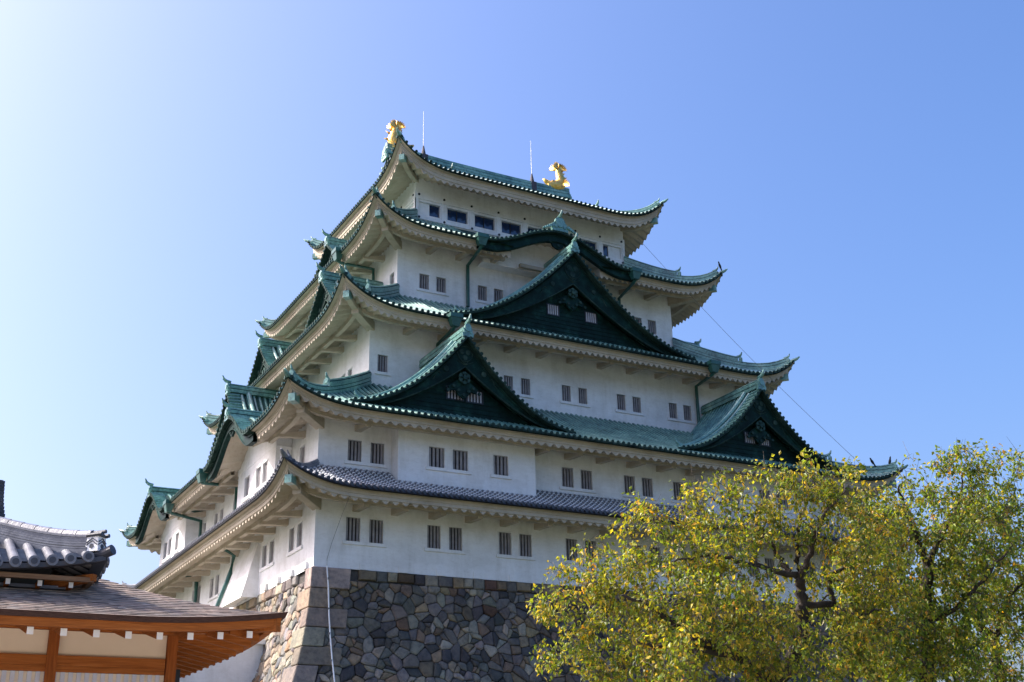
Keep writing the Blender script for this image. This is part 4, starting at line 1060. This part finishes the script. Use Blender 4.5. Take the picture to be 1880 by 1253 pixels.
# ================================================================== TREES
def cherry(name, label, trunk_paths, blobs, n_tips, leaf_n, seed, group, leafmix, lsize=1.0, cat='tree'):
    rnd = np.random.RandomState(seed); random.seed(seed)
    base_ = Vector(trunk_paths[0][0][0]); base_.z = -13.1
    root = tag(empty(name, base_), label, cat, group)
    nodes_ = []; rads = []; tb = MB()
    def loc(p): return (p[0] - base_.x, p[1] - base_.y, p[2] - base_.z)
    for pts, r0, r1 in trunk_paths:
        pts = [np.array(p, float) for p in pts]; fine = []
        for i_ in range(len(pts) - 1):
            p0 = pts[max(i_ - 1, 0)]; p1 = pts[i_]; p2 = pts[i_ + 1]; p3 = pts[min(i_ + 2, len(pts) - 1)]
            for t in np.linspace(0, 1, 6, endpoint=False):
                fine.append(.5 * (2 * p1 + (p2 - p0) * t + (2 * p0 - 5 * p1 + 4 * p2 - p3) * t * t + (3 * p1 - p0 - 3 * p2 + p3) * t ** 3))
        fine.append(pts[-1]); m_ = len(fine)
        fine = [q + rnd.normal(0, .025, 3) * (0 if i_ in (0,) else 1) for i_, q in enumerate(fine)]
        rr = [r0 + (r1 - r0) * i_ / (m_ - 1) for i_ in range(m_)]
        rr = [q * rnd.uniform(.92, 1.1) for q in rr]
        tb.tube([loc(q) for q in fine], rr, 9)
        st = m_ // 3
        for q, r in list(zip(fine, rr))[st:]: nodes_.append(q); rads.append(r)
    trunk = tb.build('trunk', BARK, root, True)
    # targets inside the crown, then connect each to the nearest wood
    vol = np.array([b[3] ** 2.2 for b in blobs]); vol /= vol.sum(); T = []
    for _ in range(n_tips):
        b = blobs[rnd.choice(len(blobs), p=vol)]; v = rnd.normal(0, 1, 3); v /= np.linalg.norm(v); v *= rnd.uniform(.15, 1.0) ** (1 / 2.2) * .92
        T.append(np.array(b[:3]) + v * b[3] * np.array([1, 1.35, .95]))
    T = np.array(T); NP_ = np.array(nodes_); par_r = list(rads)
    d0 = np.array([np.min(np.linalg.norm(NP_ - t, axis=1)) for t in T]); order = np.argsort(d0)
    tw = MB(); tips = []
    cap_ = len(T) * 4 + len(nodes_) + 10; buf = np.zeros((cap_, 3)); buf[:len(nodes_)] = NP_; n_ = len(nodes_)
    for idx in order:
        t = T[idx]; dv = buf[:n_] - t; dist = np.linalg.norm(dv, axis=1) + .35 * np.maximum(0, dv[:, 2]); j = int(np.argmin(dist)); s0 = buf[j].copy(); r = min(par_r[j] * .55, .035)
        r = max(r, .009); ln = np.linalg.norm(t - s0)
        if ln < .05: continue
        pth = [s0]
        for q in (.33, .66): pth.append(s0 + (t - s0) * q + rnd.normal(0, .06 * ln, 3) + np.array([0, 0, .07 * ln]))
        pth.append(t)
        tw.tube([loc(q) for q in pth], [r, r * .8, r * .6, max(r * .35, .004)], 4, 0, False)
        for q, k_ in ((pth[1], .8), (pth[2], .6), (pth[3], .45)):
            buf[n_] = q; par_r.append(max(r * k_, .008)); n_ += 1
        tips.append((t, (t - pth[2]) / max(np.linalg.norm(t - pth[2]), 1e-6)))
        if ln > .45: tips.append((pth[2], (pth[2] - pth[1]) / max(np.linalg.norm(pth[2] - pth[1]), 1e-6)))
        for _ in range(3):      # bare side twigs
            q = pth[rnd.randint(1, 4)]; e = q + rnd.normal(0, .16, 3) + np.array([0, 0, rnd.uniform(-.12, .18)])
            tw.tube([loc(q), loc((q + e) / 2 + rnd.normal(0, .02, 3)), loc(e)], [.0055, .0045, .003], 3, 0, False)
            if rnd.rand() < .55: tips.append((e, (e - q) / max(np.linalg.norm(e - q), 1e-6)))
    tw.build('branches', TWIG, root)
    # leaves: short drooping blades in small bunches at the twig ends
    V = []; F = []; C = []
    cs = np.array([c for c, _ in leafmix]); ws = np.array([w_ for _, w_ in leafmix], float); ws /= ws.sum()
    for t, dr in tips:
        nl = rnd.poisson(leaf_n)
        tone = cs[rnd.choice(len(cs), p=ws)]; tb_ = rnd.uniform(.6, 1.2)
        for _ in range(nl):
            o_ = t + rnd.normal(0, .085, 3) - dr * rnd.uniform(0, .22)
            d = dr * .4 + rnd.normal(0, .65, 3) + np.array([0, 0, -.5]); d /= np.linalg.norm(d)
            s_ = np.cross(d, rnd.normal(0, 1, 3)); s_ /= np.linalg.norm(s_); nn = np.cross(d, s_)
            l_ = rnd.uniform(.055, .105) * lsize; w_ = l_ * rnd.uniform(.25, .36)
            b0 = len(V); mid = o_ + d * l_ * .42 - nn * l_ * .05; tipp = o_ + d * l_ - np.array([0, 0, .02]) + nn * rnd.normal(0, .012)
            V += [loc(o_), loc(mid + s_ * w_ + nn * .018), loc(tipp), loc(mid - s_ * w_ + nn * .018), loc(mid + d * l_ * .02)]
            F += [(b0, b0 + 1, b0 + 4), (b0 + 1, b0 + 2, b0 + 4), (b0, b0 + 4, b0 + 3), (b0 + 4, b0 + 2, b0 + 3)]
            c = tone if rnd.rand() < .7 else cs[rnd.choice(len(cs), p=ws)]
            c = np.clip(c * rnd.uniform(.9, 1.6) * tb_, 0, 1); C += [tuple(c)] * 4
    me = MB(); me.V = V; me.F = F; me.M = [0] * len(F)
    lv = me.build('crown', LEAF, root); colour(lv, C, 'leaf_colour')
    print(name, 'leaves', len(F) // 4, 'tips', len(tips))
    return root
MIX_A = [((.125, .175, .022), 3.2), ((.21, .23, .028), 3.2), ((.065, .11, .018), 1.6), ((.33, .27, .035), 1.6), ((.42, .24, .03), .22), ((.33, .27, .08), .4)]
MIX_B = [((.11, .175, .024), 3.6), ((.20, .24, .028), 3.2), ((.065, .11, .018), 1.6), ((.30, .26, .04), 1.4), ((.42, .24, .03), .2), ((.30, .25, .09), .4)]
GT = 'cherry trees in early autumn leaf'
A_paths = [([(-.3, -33.26, -13.1), (-.35, -33.4, -11.6), (-.57, -33.69, -10.33), (-.91, -34.1, -9.01)], .30, .21),
 ([(-.91, -34.1, -9.01), (-2.23, -34.3, -8.3), (-3.38, -34.36, -8.0), (-4.47, -34.35, -7.36), (-5.2, -34.36, -7.2)], .16, .018),
 ([(-2.23, -34.3, -8.3), (-4.09, -34.51, -8.28), (-5.0, -34.56, -8.2)], .08, .014),
 ([(-.91, -34.1, -9.01), (-.47, -34.55, -8.02), (-.56, -34.87, -7.21), (-.7, -35.05, -6.65)], .18, .11),
 ([(-.7, -35.05, -6.65), (-.72, -35.13, -5.89), (-.63, -35.23, -5.26), (-.37, -35.41, -4.63)], .085, .02),
 ([(-.7, -35.05, -6.65), (-.71, -35.54, -6.09), (-.82, -35.92, -5.68), (-.87, -36.38, -5.41), (-.77, -36.86, -5.02)], .075, .018),
 ([(-.7, -35.05, -6.65), (-1.28, -35.02, -6.54), (-2.22, -35.04, -6.43), (-3.14, -35.07, -6.32), (-3.98, -34.78, -6.45)], .08, .018),
 ([(-.92, -34.99, -6.51), (-1.13, -34.75, -5.98), (-1.36, -34.55, -5.31), (-1.85, -34.21, -4.9), (-2.34, -33.84, -4.6)], .07, .018),
 ([(-.56, -34.87, -7.21), (.28, -35.01, -7.12), (.22, -34.99, -6.55), (.9, -35.14, -6.24), (1.55, -35.36, -5.75)], .085, .02),
 ([(.28, -35.01, -7.12), (.4, -35.52, -7.5), (.51, -36.1, -7.45)], .05, .02)]
A_bl = [(-5.41, -32.73, -7.04, .86), (-5.34, -32.31, -8.07, .74), (-4.88, -33.33, -6.38, .86), (-4.28, -34.07, -5.48, .68), (-3.83, -33.7, -6.86, 1.1), (-3.18, -34.88, -5.05, .74), (-2.91, -34.62, -5.97, 1.1), (-2.35, -34.3, -7.35, 1.23), (-4.39, -32.88, -7.98, 1.1), (-3.27, -33.38, -8.23, .98), (-2.05, -35.66, -4.74, .74), (-1.21, -36.17, -4.65, .68), (-.34, -36.62, -4.73, .61), (-1.64, -35.0, -5.5, .85), (-.39, -36.15, -5.69, .98), (.42, -36.18, -6.62, .86), (-.4, -34.6, -6.9, .8), (-1.05, -34.2, -8.2, 1.0), (.42, -35.61, -7.87, 1.1), (.63, -36.86, -5.38, .61), (-5.87, -32.43, -7.15, .43), (-2.0, -34.0, -9.0, 1.2), (-4.2, -33.2, -8.9, 1.0), (.2, -35.2, -9.0, 1.1), (1.5, -35.3, -6.3, .9), (1.2, -35.6, -5.2, .75), (1.3, -35.2, -7.4, 1.0), (-3.2, -35.5, -7.7, .9), (-4.3, -35.3, -7.6, .8), (-2.1, -35.7, -8.3, .9), (-4.6, -35.2, -8.6, .7)]
cherry('cherry_tree', 'wide cherry tree with yellow-green leaves and dark forked trunk before the stone base', A_paths, A_bl, 1750, 5.4, 3, GT, MIX_A, 1.38)
B_paths = [([(5.01, -32.43, -13.1), (4.9, -32.7, -11.2), (4.59, -33.36, -9.26), (4.19, -34.13, -7.09), (4.03, -34.56, -5.94)], .24, .13),
 ([(4.03, -34.56, -5.94), (4.35, -34.8, -5.27), (4.88, -35.1, -4.44), (5.03, -35.32, -3.61)], .085, .018), ([(4.03, -34.56, -5.94), (3.31, -34.97, -5.25), (2.74, -35.27, -4.69), (2.31, -35.6, -4.26)], .08, .018),
 ([(4.08, -34.47, -6.2), (3.79, -34.66, -5.43), (2.8, -34.8, -4.99), (2.01, -34.85, -5.0)], .07, .018), ([(4.24, -34.04, -7.34), (4.47, -34.97, -6.93), (4.7, -35.72, -6.37), (4.99, -36.45, -5.68)], .08, .02), ([(4.3, -33.9, -7.73), (3.45, -33.96, -7.9), (2.44, -34.1, -7.7)], .06, .02)]
B_bl = [(3.53, -35.21, -3.89, .69), (4.32, -35.79, -3.6, .62), (5.19, -36.18, -3.81, .76), (4.04, -35.09, -4.8, 1.1), (5.07, -35.48, -5.2, 1.1), (3.76, -34.41, -5.93, 1.1), (4.81, -34.75, -6.47, 1.24), (4.26, -33.99, -7.47, 1.24), (3.47, -33.73, -7.07, 1.1), (3.77, -33.43, -8.09, 1.1), (5.14, -34.06, -8.38, 1.1), (2.6, -34.6, -5.0, .8), (2.2, -34.6, -6.2, 1.1), (2.5, -34.3, -7.2, 1.1), (2.4, -34.0, -8.3, 1.1), (1.7, -35.2, -5.0, .7)]
cherry('cherry_tree', 'taller cherry tree with a straight dark trunk, second from the keep corner', B_paths, B_bl, 1350, 5.0, 5, GT, MIX_B, 1.38)
C_paths = [([(9.26, -31.07, -13.1), (9.1, -31.4, -11.2), (8.68, -32.29, -8.52), (8.36, -32.62, -7.39), (7.8, -32.57, -6.82), (7.5, -32.69, -5.65), (7.24, -32.65, -4.59)], .24, .03), ([(8.36, -32.62, -7.39), (8.5, -33.2, -6.27), (8.8, -33.62, -5.72), (8.87, -34.17, -4.61)], .10, .02)]
C_bl = [(6.9, -33.4, -4.3, .9), (7.8, -33.6, -4.0, .9), (8.6, -33.9, -4.4, .95), (7.0, -33.1, -5.6, 1.1), (8.2, -33.4, -5.9, 1.2), (9.0, -33.4, -6.3, 1.1), (7.4, -32.8, -7.2, 1.1), (8.6, -33.0, -7.9, 1.2), (7.6, -32.6, -8.7, 1.0)]
cherry('cherry_tree', 'cherry tree cut by the right edge of the view, with sparse leaves', C_paths, C_bl, 850, 5.0, 9, GT, MIX_B, 1.38)
# dark conifers behind the cherries
def pine(loc_, h, seed, label):
    rnd = np.random.RandomState(seed); root = tag(empty('pine_tree', loc_), label, 'tree', 'dark pines behind the cherries')
    tb = MB(); tb.tube([(rnd.normal(0, .1) * i_ / 6, rnd.normal(0, .1), h * i_ / 6) for i_ in range(7)], [.26 - .035 * i_ for i_ in range(7)], 8); tb.build('trunk', BARK, root, True)
    V = []; F = []; C = []; bb = MB()
    for lv_ in range(9):
        z_ = h * (.30 + .70 * lv_ / 8.); R0 = (1 - .75 * lv_ / 8.) * 2.3
        for b in range(6):
            an = rnd.uniform(0, 6.28); r = R0 * rnd.uniform(.6, 1.1); e = np.array([math.cos(an) * r, math.sin(an) * r, z_ + rnd.uniform(-.1, .35)])
            bb.tube([(0, 0, z_), tuple(e * np.array([.5, .5, 1])), tuple(e)], [.05, .035, .015], 4, 0, False)
            for _ in range(26):
                q = np.array([0, 0, z_]) + (e - np.array([0, 0, z_])) * rnd.uniform(.3, 1.1) + rnd.normal(0, .22, 3) * np.array([1, 1, .5])
                for _ in range(9):
                    d = rnd.normal(0, 1, 3) + np.array([0, 0, .5]); d /= np.linalg.norm(d); s_ = np.cross(d, rnd.normal(0, 1, 3)); s_ /= np.linalg.norm(s_); l_ = rnd.uniform(.12, .22)
                    b0 = len(V); V += [tuple(q - s_ * .008), tuple(q + s_ * .008), tuple(q + d * l_)]; F.append((b0, b0 + 1, b0 + 2)); C.append(tuple(np.array((.035, .065, .02)) * rnd.uniform(.6, 1.5)))
    bb.build('branches', BARK, root); me = MB(); me.V = V; me.F = F; me.M = [0] * len(F); o_ = me.build('crown', LEAF, root); colour(o_, C, 'leaf_colour')
pine((10.6, -28.1, -13.1), 7.2, 1, 'dark green pine standing behind the taller cherry tree')
pine((13.2, -26.5, -13.1), 7.6, 2, 'dark green pine at the right edge behind the cherry cut by the frame')

# ================================================================== GROUND
mb = MB(); nseg = 48; R1 = 3000
mb.add([(R1 * math.cos(2 * math.pi * j / nseg), R1 * math.sin(2 * math.pi * j / nseg), -13.1) for j in range(nseg)], [tuple(range(nseg))])
tag(mb.build('ground', GROUND), kind='structure')
mb = MB(); mb.quad((-48, -64, -13.09), (-6, -64, -13.09), (-6, -22, -13.09), (-48, -22, -13.09)); tag(mb.build('gravel_court', GRAVEL), kind='structure')
